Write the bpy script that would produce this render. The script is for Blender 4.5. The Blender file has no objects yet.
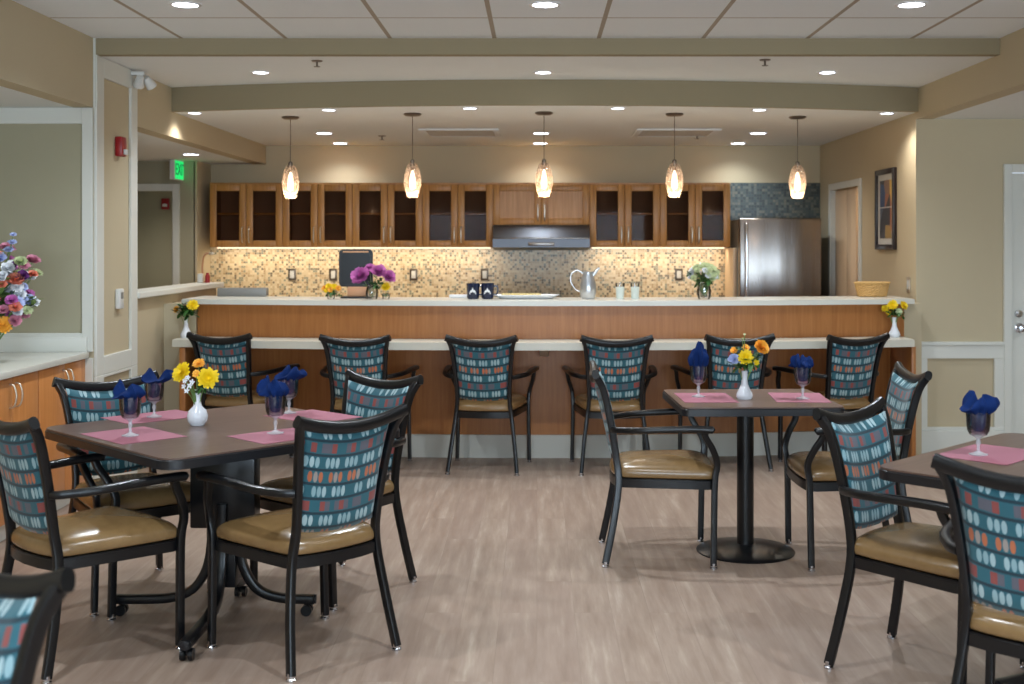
import bpy, bmesh, math, random
from mathutils import Vector, Matrix, noise
R = math.radians; PI = math.pi
rnd = random.Random(7)
sc = bpy.context.scene; COL = sc.collection

# ------------------------------------------------------------------ materials
def s2l(c):
    return tuple(((v/255)/12.92 if v/255 <= .04045 else ((v/255+.055)/1.055)**2.4) for v in c)
class NT:
    def __init__(s, name):
        s.m = bpy.data.materials.new(name); s.m.use_nodes = True
        s.t = s.m.node_tree; s.t.nodes.clear()
        s.out = s.n('ShaderNodeOutputMaterial'); s.b = s.n('ShaderNodeBsdfPrincipled')
        s.l(s.b.outputs[0], s.out.inputs[0])
    def n(s, k, **kw):
        x = s.t.nodes.new(k)
        for a, v in kw.items(): setattr(x, a, v)
        return x
    def l(s, a, b): s.t.links.new(a, b)
    def put(s, v, sock):
        if isinstance(v, (int, float)): sock.default_value = v
        elif isinstance(v, tuple): sock.default_value = v if len(v) == len(sock.default_value) else v + (1,)
        else: s.l(v, sock)
    def math(s, op, a, b=0.0, c=0.0):
        x = s.n('ShaderNodeMath', operation=op); s.put(a, x.inputs[0]); s.put(b, x.inputs[1]); s.put(c, x.inputs[2]); return x.outputs[0]
    def mix(s, f, a, b, blend='MIX'):
        x = s.n('ShaderNodeMix', data_type='RGBA', blend_type=blend)
        s.put(f, x.inputs[0]); s.put(a, x.inputs[6]); s.put(b, x.inputs[7]); return x.outputs[2]
    def coord(s, kind='Object', scale=(1, 1, 1), rot=(0, 0, 0), loc=(0, 0, 0)):
        c = s.n('ShaderNodeTexCoord'); m = s.n('ShaderNodeMapping')
        m.inputs['Scale'].default_value = scale; m.inputs['Rotation'].default_value = rot; m.inputs['Location'].default_value = loc
        s.l(c.outputs[kind], m.inputs[0]); return m.outputs[0]
    def noise(s, v, scale, detail=3, rough=.5):
        x = s.n('ShaderNodeTexNoise'); s.l(v, x.inputs['Vector']); x.inputs['Scale'].default_value = scale
        x.inputs['Detail'].default_value = detail; x.inputs['Roughness'].default_value = rough; return x.outputs['Fac']
    def ramp(s, f, stops):
        x = s.n('ShaderNodeValToRGB'); e = x.color_ramp.elements
        while len(e) < len(stops): e.new(.5)
        for i, (p, c) in enumerate(stops): e[i].position = p; e[i].color = (*s2l(c), 1)
        s.l(f, x.inputs[0]); return x.outputs[0]
    def bump(s, h, st=.2, d=.01):
        x = s.n('ShaderNodeBump'); x.inputs['Strength'].default_value = st; x.inputs['Distance'].default_value = d
        s.l(h, x.inputs['Height']); s.l(x.outputs[0], s.b.inputs['Normal'])
    def fin(s, col=None, rough=.5, metal=0, spec=.5, **kw):
        if col is not None: s.put(col, s.b.inputs['Base Color'])
        s.put(rough, s.b.inputs['Roughness']); s.b.inputs['Metallic'].default_value = metal
        s.b.inputs['Specular IOR Level'].default_value = spec
        for k, v in kw.items(): s.put(v, s.b.inputs[k.replace('_', ' ')])
        return s.m
def plain(name, c, rough=.5, metal=0, spec=.5, var=.06, scale=8, **kw):
    t = NT(name); f = t.noise(t.coord(), scale)
    c = s2l(c); a = tuple(v*(1-var) for v in c); b = tuple(min(1, v*(1+var)) for v in c)
    return t.fin(t.mix(f, a, b), rough, metal, spec, **kw)
def emit(name, c, st):
    t = NT(name); return t.fin((0, 0, 0), .5, Emission_Color=(*s2l(c), 1), Emission_Strength=st)
def glass(name, c=(235, 240, 240), rough=.02, ior=1.45, tr=1.0):
    t = NT(name); t.b.inputs['Transmission Weight'].default_value = tr
    return t.fin(s2l(c), rough, 0, .5, IOR=ior)
def thin_glass(name, tint=(225, 235, 235), gloss=.12):
    t = NT(name); tr = t.n('ShaderNodeBsdfTransparent'); tr.inputs[0].default_value = (*s2l(tint), 1)
    g = t.n('ShaderNodeBsdfGlossy'); g.inputs['Roughness'].default_value = .03
    fr = t.n('ShaderNodeFresnel'); fr.inputs[0].default_value = 1.45
    mx = t.n('ShaderNodeMixShader'); t.l(t.math('MULTIPLY_ADD', fr.outputs[0], .9 if gloss else .07, gloss*.1), mx.inputs[0])
    t.l(tr.outputs[0], mx.inputs[1]); t.l(g.outputs[0], mx.inputs[2]); t.l(mx.outputs[0], t.out.inputs[0]); return t.m
def wood(name, c1, c2, c3, axis='Z', rough=.35, sc_=1.0):
    t = NT(name)
    s = {'Z': (28, 28, 1.6), 'Y': (28, 1.6, 28), 'X': (1.6, 28, 28)}[axis]
    v = t.coord(scale=tuple(q*sc_ for q in s)); f = t.noise(v, 1.6, 5, .6)
    v2 = t.coord(scale=(1, 1, 1)); g = t.noise(v2, 2.0, 2)
    c = t.ramp(f, [(.3, c1), (.55, c2), (.75, c3)])
    c = t.mix(t.math('MULTIPLY', g, .35), c, s2l(c1))
    return t.fin(c, rough, 0, .4)
def tiles(name, cols, size, grout, rough=.3):
    t = NT(name); c = t.n('ShaderNodeTexCoord'); sp = t.n('ShaderNodeSeparateXYZ'); t.l(c.outputs['Object'], sp.inputs[0])
    u = t.math('DIVIDE', sp.outputs[0], size); v = t.math('DIVIDE', sp.outputs[2], size)
    fu = t.math('FRACT', u); fv = t.math('FRACT', v); cb = t.n('ShaderNodeCombineXYZ')
    t.l(t.math('FLOOR', u), cb.inputs[0]); t.l(t.math('FLOOR', v), cb.inputs[1])
    w = t.n('ShaderNodeTexWhiteNoise', noise_dimensions='2D'); t.l(cb.outputs[0], w.inputs['Vector'])
    x = t.n('ShaderNodeValToRGB'); x.color_ramp.interpolation = 'CONSTANT'; e = x.color_ramp.elements
    while len(e) < len(cols): e.new(.5)
    for i, (p, cc) in enumerate(cols): e[i].position = p; e[i].color = (*s2l(cc), 1)
    t.l(w.outputs['Value'], x.inputs[0])
    g = t.math('MAXIMUM', t.math('GREATER_THAN', t.math('ABSOLUTE', t.math('SUBTRACT', fu, .5)), .44), t.math('GREATER_THAN', t.math('ABSOLUTE', t.math('SUBTRACT', fv, .5)), .44))
    t.l(t.mix(g, x.outputs[0], s2l(grout)), t.b.inputs['Base Color']); return t.fin(None, rough)

M = {}
def mk_floor():
    t = NT('plank_floor')
    br = t.n('ShaderNodeTexBrick'); br.offset = .37; br.offset_frequency = 2
    v = t.coord(rot=(0, 0, PI/2)); t.l(v, br.inputs['Vector'])
    br.inputs['Scale'].default_value = 1; br.inputs['Brick Width'].default_value = 1.22; br.inputs['Row Height'].default_value = .152
    br.inputs['Mortar Size'].default_value = .0012; br.inputs['Mortar Smooth'].default_value = .3; br.inputs['Bias'].default_value = 0
    br.inputs['Color1'].default_value = (0, 0, 0, 1); br.inputs['Color2'].default_value = (1, 1, 1, 1); br.inputs['Mortar'].default_value = (.5, .5, .5, 1)
    off = t.n('ShaderNodeVectorMath', operation='MULTIPLY_ADD'); t.l(br.outputs['Color'], off.inputs[0]); off.inputs[1].default_value = (7, 13, 0)
    t.l(t.coord(scale=(15, 1.3, 1)), off.inputs[2])
    f = t.noise(off.outputs[0], 1.3, 6, .62)
    f2 = t.noise(t.coord(scale=(60, 5, 1)), 1.5, 3)
    c = t.ramp(f, [(.25, (122, 100, 85)), (.43, (142, 121, 106)), (.57, (158, 138, 123)), (.76, (188, 172, 157))])
    sep = t.n('ShaderNodeSeparateColor'); t.l(br.outputs['Color'], sep.inputs[0])
    c = t.mix(t.math('MULTIPLY', sep.outputs[0], .34), c, s2l((128, 104, 94)))
    c = t.mix(t.math('MULTIPLY', f2, .40), c, s2l((166, 146, 130)))
    c = t.mix(t.math('MULTIPLY', br.outputs['Fac'], .28), c, s2l((95, 80, 70)))
    t.l(c, t.b.inputs['Base Color']); t.bump(f, .05, .002)
    return t.fin(None, t.math('MULTIPLY_ADD', f2, .15, .34), 0, .4)
M['floor'] = mk_floor()
def mk_ceiling_tile():
    t = NT('ceiling_tile'); c = t.n('ShaderNodeTexCoord'); sp = t.n('ShaderNodeSeparateXYZ'); t.l(c.outputs['Object'], sp.inputs[0])
    # grid of 0.61 x 0.64 m with a light T bar between panels
    fu = t.math('FRACT', t.math('DIVIDE', t.math('ADD', sp.outputs[0], 50*.612+.862+.012), .612)); fv = t.math('FRACT', t.math('DIVIDE', t.math('ADD', sp.outputs[1], 50*.645-7.04), .645))
    a = t.math('LESS_THAN', fu, .04); b = t.math('LESS_THAN', fv, .028)
    edge = t.math('MAXIMUM', a, b); f = t.noise(t.coord(), 120, 2)
    c2 = t.mix(t.math('MULTIPLY', f, .25), s2l((234, 240, 243)), s2l((218, 224, 228)))
    t.l(t.mix(edge, c2, s2l((172, 162, 148))), t.b.inputs['Base Color']); return t.fin(None, .9, 0, .1)
M['ctile'] = mk_ceiling_tile()
WALLC = (192, 178, 150)
M['wall'] = plain('beige_wall_paint', WALLC, .85, spec=.15, var=.02, scale=3)
M['wall_green'] = plain('green_grey_wall_paint', (166, 160, 136), .85, spec=.15, var=.02)
M['fascia'] = plain('olive_beige_paint', (152, 139, 112), .85, spec=.15, var=.02)
M['ceil'] = plain('white_ceiling_paint', (228, 231, 231), .9, spec=.1, var=.015)
M['trim'] = plain('white_trim_paint', (214, 214, 206), .45, spec=.3, var=.015)
M['maple'] = wood('maple_panel', (160, 100, 52), (174, 114, 62), (186, 126, 72))
M['cab'] = wood('maple_cabinet', (166, 112, 56), (192, 138, 76), (208, 156, 96))
M['cab_orange'] = wood('orange_laminate', (196, 126, 68), (206, 138, 78), (214, 148, 90))
M['cabin'] = plain('cabinet_interior', (170, 134, 112), .7)
M['quartz'] = plain('white_quartz', (214, 212, 202), .25, spec=.5, var=.03, scale=90)
M['ledge'] = plain('pale_laminate', (206, 202, 188), .3, var=.03, scale=60)
M['mosaic'] = tiles('beige_mosaic', [(0, (214, 196, 162)), (.3, (198, 176, 140)), (.52, (224, 208, 176)), (.68, (140, 142, 126)), (.80, (116, 104, 86)), (.9, (180, 152, 116))], .0215, (216, 200, 170))
M['mosaic_dark'] = tiles('slate_mosaic', [(0, (70, 80, 78)), (.3, (52, 60, 60)), (.55, (96, 100, 92)), (.75, (60, 72, 74)), (.9, (110, 106, 92))], .026, (84, 86, 78))
M['black'] = plain('black_frame', (13, 14, 17), .3, spec=.45, var=.1)
M['chrome'] = plain('chrome', (200, 200, 205), .15, 1, var=.02)
def mk_steel(name, c, axis):
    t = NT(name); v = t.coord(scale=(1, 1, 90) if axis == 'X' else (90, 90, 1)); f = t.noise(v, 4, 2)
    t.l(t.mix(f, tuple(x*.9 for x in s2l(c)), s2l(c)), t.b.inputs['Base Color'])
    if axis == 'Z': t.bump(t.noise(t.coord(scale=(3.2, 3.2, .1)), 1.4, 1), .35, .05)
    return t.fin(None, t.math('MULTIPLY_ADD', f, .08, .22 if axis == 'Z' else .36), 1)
M['steel'] = mk_steel('brushed_steel', (150, 143, 138), 'Z')
M['pewter'] = plain('satin_pewter', (196, 198, 202), .3, .85)
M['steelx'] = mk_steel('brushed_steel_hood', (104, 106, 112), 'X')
def mk_vinyl():
    t = NT('tan_vinyl'); f = t.noise(t.coord(), 30, 3); f2 = t.noise(t.coord(), 260, 2)
    c = t.mix(f, s2l((122, 94, 58)), s2l((142, 112, 74))); t.l(c, t.b.inputs['Base Color']); t.bump(f2, .08, .002)
    return t.fin(None, .24, 0, .7)
M['vinyl'] = mk_vinyl()
def mk_fabric():
    t = NT('patterned_fabric'); uv = t.n('ShaderNodeUVMap'); uv.uv_map = 'UVMap'; sp = t.n('ShaderNodeSeparateXYZ'); t.l(uv.outputs[0], sp.inputs[0])
    u = t.math('DIVIDE', sp.outputs[0], .0195); v = t.math('DIVIDE', sp.outputs[1], .0505)
    cu = t.math('FLOOR', u); rv_ = t.math('FLOOR', v); fu = t.math('FRACT', u); fv = t.math('FRACT', v)
    def hsh(a, b, k):
        cb = t.n('ShaderNodeCombineXYZ'); t.put(a, cb.inputs[0]); t.put(b, cb.inputs[1]); cb.inputs[2].default_value = k
        w = t.n('ShaderNodeTexWhiteNoise', noise_dimensions='3D'); t.l(cb.outputs[0], w.inputs['Vector']); return w.outputs['Value']
    h1 = hsh(cu, rv_, 3.3); h2 = hsh(cu, rv_, 8.1)
    ex = t.math('POWER', t.math('DIVIDE', t.math('SUBTRACT', fu, .5), .40), 2.0); ey = t.math('POWER', t.math('ABSOLUTE', t.math('DIVIDE', t.math('SUBTRACT', fv, .5), .37)), 2.2)
    ell = t.math('LESS_THAN', t.math('ADD', ex, ey), 1.0)
    rk = t.math('MODULO', t.math('ADD', rv_, 40), 4.0)
    is_w = t.math('LESS_THAN', t.math('MODULO', rk, 2.0), .5)
    is_o = t.math('COMPARE', rk, 1.0, .2)
    # ovals come in groups of two to four: every fourth column (shifted by row) stays empty
    per = t.math('MODULO', t.math('ADD', t.math('ADD', cu, 200), t.math('MULTIPLY', rv_, 1.0)), 4.0)
    gap = t.math('COMPARE', per, 0.0, .2)
    on = t.math('MULTIPLY', t.math('SUBTRACT', 1.0, gap), t.math('GREATER_THAN', h1, .12))
    white = t.mix(h2, s2l((166, 188, 192)), s2l((130, 162, 170)))
    orange = t.mix(t.math('GREATER_THAN', h2, .72), t.mix(h1, s2l((186, 112, 78)), s2l((170, 96, 64))), s2l((150, 140, 134)))
    red = t.mix(t.math('GREATER_THAN', h2, .45), s2l((138, 72, 68)), s2l((92, 92, 102)))
    col = t.mix(is_w, t.mix(is_o, red, orange), white)
    sq = t.math('LESS_THAN', t.math('ABSOLUTE', t.math('SUBTRACT', fv, .5)), .33)
    isr = t.math('COMPARE', rk, 3.0, .2)
    shp = t.math('ADD', t.math('MULTIPLY', isr, sq), t.math('MULTIPLY', t.math('SUBTRACT', 1.0, isr), ell))
    base = t.mix(t.math('GREATER_THAN', t.math('ABSOLUTE', t.math('SUBTRACT', fv, .5)), .41), s2l((46, 94, 106)), s2l((34, 54, 64)))
    c = t.mix(t.math('MULTIPLY', shp, on), base, col)
    f = t.noise(t.coord(scale=(400, 400, 400)), 1, 2); t.bump(f, .15, .002)
    t.l(c, t.b.inputs['Base Color']); return t.fin(None, .75, 0, .25, Sheen_Weight=.2)
M['fabric'] = mk_fabric()
M['ttop'] = wood('brown_laminate_top', (88, 68, 60), (102, 80, 70), (114, 92, 82), 'X', .3)
M['tedge'] = plain('dark_table_edge', (24, 24, 28), .35)
M['mat_pink'] = plain('pink_paper', (160, 98, 114), .7, var=.05, scale=120)
M['navy'] = plain('navy_cloth', (6, 36, 88), .85, var=.25, scale=40, spec=.2)
M['clear'] = thin_glass('clear_glass', (246, 248, 250), .5)
def mk_stem():
    t = NT('cut_glass'); tr = t.n('ShaderNodeBsdfTransparent'); tr.inputs[0].default_value = (.93, .95, .96, 1)
    t.fin((.8, .83, .86), .05, 0, .8); mx = t.n('ShaderNodeMixShader'); mx.inputs[0].default_value = .42
    t.l(tr.outputs[0], mx.inputs[1]); t.l(t.b.outputs[0], mx.inputs[2]); t.l(mx.outputs[0], t.out.inputs[0]); return t.m
M['glassleg'] = mk_stem()
M['cabglass'] = thin_glass('cabinet_glass', (222, 214, 206), .0)
M['porcelain'] = plain('white_porcelain', (222, 224, 230), .18, var=.02)
M['leaf'] = plain('leaf_green', (48, 92, 36), .5, var=.35, scale=60)
M['leaf2'] = plain('pale_leaf', (112, 140, 76), .5, var=.3, scale=60)
M['yellow'] = plain('yellow_petal', (240, 206, 20), .6, var=.1, scale=80)
M['orangep'] = plain('orange_petal', (244, 174, 58), .6, var=.1, scale=80)
M['mauve'] = plain('mauve_petal', (192, 104, 172), .6, var=.2, scale=80)
M['paleblue'] = plain('pale_blue_petal', (182, 192, 228), .6, var=.15, scale=80)
M['whitep'] = plain('white_petal', (226, 228, 232), .6, var=.1, scale=80)
M['salmon'] = plain('salmon_petal', (226, 138, 112), .6, var=.15, scale=80)
M['purple'] = plain('purple_petal', (104, 44, 112), .6, var=.2, scale=80)
M['pinkp'] = plain('pink_petal', (208, 136, 158), .6, var=.2, scale=80)
M['creamg'] = plain('cream_green_petal', (188, 198, 150), .6, var=.15, scale=80)
M['ring'] = plain('white_metal_ring', (222, 222, 222), .4)
M['lens'] = emit('downlight_lens', (235, 242, 255), 9)
M['lens2'] = emit('downlight_lens_dim', (235, 242, 255), 5)
M['louvre'] = plain('beige_louvre', (176, 160, 140), .6)
M['red'] = plain('red_plastic', (150, 24, 30), .35)
M['wplastic'] = plain('white_plastic', (212, 212, 208), .4)
M['grey'] = plain('grey_plastic', (120, 120, 118), .4)
M['bronze'] = plain('brushed_nickel', (120, 110, 100), .3, .9)
M['nickel'] = plain('nickel_handle', (214, 204, 188), .35, .9)
M['dark'] = plain('dark_brown_frame', (34, 20, 18), .35)
M['mug'] = plain('navy_mug_glaze', (20, 30, 58), .15)
M['wicker'] = plain('wicker', (200, 160, 100), .7, var=.3, scale=120)
M['frost'] = plain('frosted_glass', (218, 228, 222), .5, Transmission_Weight=.15)
M['cream'] = plain('cream_door_paint', (226, 200, 168), .5, var=.02)
M['tan'] = plain('tan_block', (200, 150, 112), .5)
M['food'] = plain('pastry', (206, 188, 128), .7, var=.25, scale=60)
M['grass'] = plain('pale_green', (150, 170, 90), .6)
M['exitg'] = emit('exit_green', (30, 220, 110), .9)
M['exitd'] = plain('exit_letter', (10, 90, 50), .5)

# ------------------------------------------------------------------ mesh helpers
def box(bm, x0, x1, y0, y1, z0, z1, bev=0, seg=2):
    r = bmesh.ops.create_cube(bm, size=1)['verts']
    for v in r:
        v.co = Vector(((x0+x1)/2+v.co.x*(x1-x0), (y0+y1)/2+v.co.y*(y1-y0), (z0+z1)/2+v.co.z*(z1-z0)))
    if bev:
        es = list({e for v in r for e in v.link_edges})
        bmesh.ops.bevel(bm, geom=es, offset=bev, segments=seg, affect='EDGES', profile=.5)
def prism(bm, poly, z0, z1, bev=0, seg=2):
    b = [bm.verts.new((x, y, z0)) for x, y in poly]; t = [bm.verts.new((x, y, z1)) for x, y in poly]; n = len(poly)
    bm.faces.new(t); bm.faces.new(b[::-1])
    for i in range(n): bm.faces.new((b[i], b[(i+1) % n], t[(i+1) % n], t[i]))
    if bev:
        es = list({e for v in t for e in v.link_edges if abs(e.verts[0].co.z-e.verts[1].co.z) < 1e-6})
        bmesh.ops.bevel(bm, geom=es, offset=bev, segments=seg, affect='EDGES')
def catmull(pts, sub=5):
    P = [Vector(p) for p in pts]; Q = []
    for i in range(len(P)-1):
        a = P[max(i-1, 0)]; b = P[i]; c = P[i+1]; d = P[min(i+2, len(P)-1)]
        for k in range(sub):
            t = k/sub; Q.append(.5*((2*b)+(c-a)*t+(2*a-5*b+4*c-d)*t*t+(3*b-a-3*c+d)*t**3))
    Q.append(P[-1]); return Q
def sweep(bm, pts, w, h=None, ref=(1, 0, 0), n=10, sub=5, power=.5, taper=None, caps=True):
    """w across ref direction, h across the other; power<1 squarer"""
    P = catmull(pts, sub) if sub > 1 else [Vector(p) for p in pts]
    h = h or w; ref = Vector(ref); rings = []; m = len(P)
    for i, p in enumerate(P):
        t = (P[min(i+1, m-1)]-P[max(i-1, 0)]).normalized()
        s = (ref-t*ref.dot(t)).normalized(); u = t.cross(s)
        k = i/(m-1); ww = w(k) if callable(w) else w; hh = h(k) if callable(h) else h
        ring = []
        for j in range(n):
            a = 2*PI*(j+.5)/n; ca, sa = math.cos(a), math.sin(a)
            x = math.copysign(abs(ca)**power, ca)*ww/2; y = math.copysign(abs(sa)**power, sa)*hh/2
            ring.append(bm.verts.new(p+s*x+u*y))
        rings.append(ring)
    for a, b in zip(rings, rings[1:]):
        for j in range(n): bm.faces.new((a[j], a[(j+1) % n], b[(j+1) % n], b[j]))
    if caps: bm.faces.new(rings[0][::-1]); bm.faces.new(rings[-1])
def lathe(bm, prof, c=(0, 0, 0), n=24, close=True):
    rings = []
    for r, z in prof:
        rings.append([bm.verts.new((c[0]+r*math.cos(2*PI*j/n), c[1]+r*math.sin(2*PI*j/n), c[2]+z)) for j in range(n)])
    for a, b in zip(rings, rings[1:]):
        for j in range(n): bm.faces.new((a[j], a[(j+1) % n], b[(j+1) % n], b[j]))
    if close: bm.faces.new(rings[0][::-1]); bm.faces.new(rings[-1])
def obj(name, bm, m, parent=None, smooth=True, loc=None, rot=None):
    bmesh.ops.recalc_face_normals(bm, faces=bm.faces)
    me = bpy.data.meshes.new(name); bm.to_mesh(me); bm.free()
    for x in (m if isinstance(m, list) else [m]): me.materials.append(x)
    if smooth:
        me.polygons.foreach_set('use_smooth', [True]*len(me.polygons))
        me.set_sharp_from_angle(angle=R(38))
    o = bpy.data.objects.new(name, me); COL.objects.link(o)
    if parent: o.parent = parent
    if loc: o.location = loc
    if rot: o.rotation_euler = rot
    return o
def mesh(fn, *a, **k):
    bm = bmesh.new(); fn(bm, *a, **k); return bm
def B(*a, **k): return mesh(box, *a, **k)
def tag(o, label, cat, group=None, kind=None):
    o['label'] = label; o['category'] = cat
    if group: o['group'] = group
    if kind: o['kind'] = kind
    return o
def thing(name, label, cat, loc=(0, 0, 0), rz=0, group=None):
    o = bpy.data.objects.new(name, None); o.empty_display_size = .1; COL.objects.link(o)
    o.location = loc; o.rotation_euler = (0, 0, rz); return tag(o, label, cat, group)
def struct(name, bm, m, smooth=False, parent=None):
    o = obj(name, bm, m, parent, smooth)
    if not parent: o['kind'] = 'structure'
    return o
def dup(root, loc=None, rz=None, label=None, group=None):
    def cp(o, par):
        c = o.copy(); COL.objects.link(c); c.parent = par
        for k in list(kids.get(o, [])): cp(k, c)
        return c
    kids = {}
    def walk(o):
        kids[o] = [x for x in COL.objects if x.parent == o]
        for x in kids[o]: walk(x)
    walk(root); r = cp(root, None)
    if loc is not None: r.location = loc
    if rz is not None: r.rotation_euler = (0, 0, rz)
    if label: r['label'] = label
    if group: r['group'] = group
    return r

# ------------------------------------------------------------------ camera (level, lens shifted)
F = 1200.0; CX = 537.0; HY = 243.8; EYE = 1.5
cam = bpy.data.cameras.new('camera'); co = bpy.data.objects.new('camera', cam); COL.objects.link(co)
co.location = (0, 0, EYE); co.rotation_euler = (PI/2, 0, 0)
cam.lens = F/1024*36; cam.sensor_width = 36; cam.sensor_fit = 'HORIZONTAL'
cam.shift_x = -(CX-512)/1024; cam.shift_y = -(342-HY)/1024; cam.clip_start = .05
cam.dof.use_dof = True; cam.dof.focus_distance = 5.6; cam.dof.aperture_fstop = 3.4
sc.camera = co
def X_(px, Y): return (px-CX)/F*Y
def Z_(py, Y): return EYE-(py-HY)/F*Y

# ------------------------------------------------------------------ room shell
XL, XR = -2.60, 2.716          # the two long soffit faces
YB1, YBK = 7.04, 11.52         # first ceiling step, kitchen back wall
ZM, Z2, ZK = 2.706, 2.612, 2.442
ZLN, ZLC, ZR = 2.30, 2.262, 2.394
YBACK = -3.0
def bow(x): return .30*((x-.05)/2.6)**2
struct('floor', B(-4.4, 6.2, YBACK-.1, 13.2, -.1, 0), M['floor'])
struct('ceiling', B(XL-.02, XR+.02, YBACK, YB1, ZM, ZM+.1), M['ctile'])
struct('ceiling_middle', B(XL-.02, XR+.02, YB1+.06, 8.75, Z2, Z2+.1), M['ceil'])
def kceil(bm):
    n = 40; xs = [XL-.02+(XR-XL+.04)*i/n for i in range(n+1)]
    poly = [(x, 8.15+bow(x)*1.35) for x in xs]+[(XR+.02, YBK+.02), (XL-.02, YBK+.02)]
    prism(bm, poly, ZK, ZK+.05)
struct('ceiling_kitchen', mesh(kceil), M['ceil'])
def fasc(bm):
    n = 40; xs = [XL+(XR-XL)*i/n for i in range(n+1)]
    poly = [(x, 8.12+bow(x)*1.35) for x in xs]+[(x, 8.155+bow(x)*1.35) for x in xs[::-1]]
    prism(bm, poly, ZK-.003, Z2+.02)
struct('trim_1', mesh(fasc), M['fascia'], True)
struct('trim_2', B(XL, XR, YB1, YB1+.07, Z2-.002, ZM+.02), M['fascia'])
def l_trim(bm): box(bm, XL-.005, XL+.012, YB1-.01, YB1+.012, ZLN, ZM)
struct('trim_3', mesh(l_trim), M['trim'])
# left side: soffit over the serving alcove, pillar, soffit over the corridor
struct('wall_left_soffit', B(XL-.12, XL, YBACK, YB1-.001, ZLN, ZM+.1), M['wall'])
struct('ceiling_alcove', B(-3.45, XL-.121, YBACK, YB1, ZLN-.001, ZLN+.05), M['ceil'])
struct('wall_left', B(-3.55, -3.45, YBACK, YB1+.1, 0, ZLN+.1), M['wall'])
struct('wall_alcove_end', B(-4.3, XL-.051, YB1, YB1+.12, 0, ZLN+.4), M['wall_green'])
PY1 = 7.76
struct('wall_pillar', B(XL-.05, XL, YB1, PY1, 0, Z2+.05), M['wall'])
def frame_yz(bm, x0, x1, ya, yb, za, zb, w, wt=None, wb=None):      # picture-frame trim on a wall facing +X
    wt = wt or w; wb = wb or w
    box(bm, x0, x1, ya, ya+w, za, zb, .004); box(bm, x0, x1, yb-w, yb, za, zb, .004)
    box(bm, x0, x1, ya+w, yb-w, zb-wt, zb, .004); box(bm, x0, x1, ya+w, yb-w, za, za+wb, .004)
def frame_xz(bm, y0, y1, xa, xb, za, zb, w, wt=None, wb=None):
    wt = wt or w; wb = wb or w
    box(bm, xa, xa+w, y0, y1, za, zb, .004); box(bm, xb-w, xb, y0, y1, za, zb, .004)
    box(bm, xa+w, xb-w, y0, y1, zb-wt, zb, .004); box(bm, xa+w, xb-w, y0, y1, za, za+wb, .004)
def pil(bm):
    frame_yz(bm, XL, XL+.018, YB1, PY1, .72, Z2-.002, .12, .12, .11)
    frame_yz(bm, XL, XL+.018, YB1, PY1, 0, .72, .12, .02, .18)
struct('trim_4', mesh(pil), M['trim'])
def alc(bm):
    box(bm, -2.66, XL-.001, YB1-.016, YB1-.0006, 0, .83, .002); box(bm, -2.664, XL-.001, YB1-.018, YB1-.0006, .868, ZLN-.002, .003); box(bm, -3.44, -2.664, YB1-.018, YB1-.0006, ZLN-.097, ZLN-.002, .003); box(bm, -3.44, -2.664, YB1-.018, YB1-.0006, .868, .977, .003)
struct('trim_5', mesh(alc), M['trim'])
struct('wall_corridor_soffit', B(XL-.12, XL, PY1, YBK, ZLC, Z2+.05), M['wall'])
struct('ceiling_corridor', B(-4.3, XL-.121, YB1+.1, 13.1, ZLC, ZLC+.05), M['ceil'])
struct('wall_corridor_left', B(-4.4, -4.3, YB1, 13.1, 0, ZLC+.1), M['wall_green'])
struct('wall_bar_left', mesh(lambda bm: (box(bm, -2.62, -2.435, 8.43, 8.75, 0, .86), box(bm, -2.62, -2.395, 8.43, 8.75, .86, 1.079))), M['wall']); struct('wall_bar_right', B(2.585, XR-.001, 8.47, 8.599, 0, 1.079), M['wall'])
# low knee wall beside the bar
struct('wall_knee', B(XL-.14, XL-.02, PY1, 9.80, 0, 1.145), M['wall'])
struct('trim_6', B(XL-.19, XL+.03, PY1, 9.86, 1.145, 1.185, .006), M['trim'])
# corridor end wall with doorway
YD = 11.05
struct('wall_corridor_end', B(-3.34, -3.15, YD, YD+.12, 0, ZLC+.05), M['wall_green'])
struct('wall_corridor_header', B(-4.3, -3.34, YD, YD+.12, 2.0, ZLC+.05), M['wall_green'])
def dfr(bm):
    box(bm, -3.347, -3.287, YD-.03, YD, 0, 2.05, .003); box(bm, -4.2, -3.347, YD-.03, YD, 1.985, 2.05, .003)
    box(bm, -4.26, -4.2, YD-.03, YD, 0, 2.05, .003); box(bm, -3.36, -3.34, YD, YD+.12, 0, 2.0)
struct('trim_7', mesh(dfr), M['trim'])
struct('wall_corridor_far', B(-4.3, -3.1, 12.9, 13.0, 0, 2.4), M['wall_green'])
struct('wall_kitchen_left', B(-3.25, -3.15, YD+.12, YBK+.1, 0, ZLC+.05), M['wall'])
struct('wall_kitchen_left_stub', B(-3.16, -3.13, YD, YBK, 0, ZLC+.05), M['wall'])
# back wall
struct('wall_back', B(-3.2, XR+.1, YBK, YBK+.1, 0, ZK+.1), M['wall'])
struct('trim_8', B(-3.13, 1.80, YBK-.012, YBK, .91, 1.47), M['mosaic'])
struct('trim_9', B(1.83, XR-.001, YBK-.012, YBK, 0, 2.085), M['mosaic_dark'])
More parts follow.
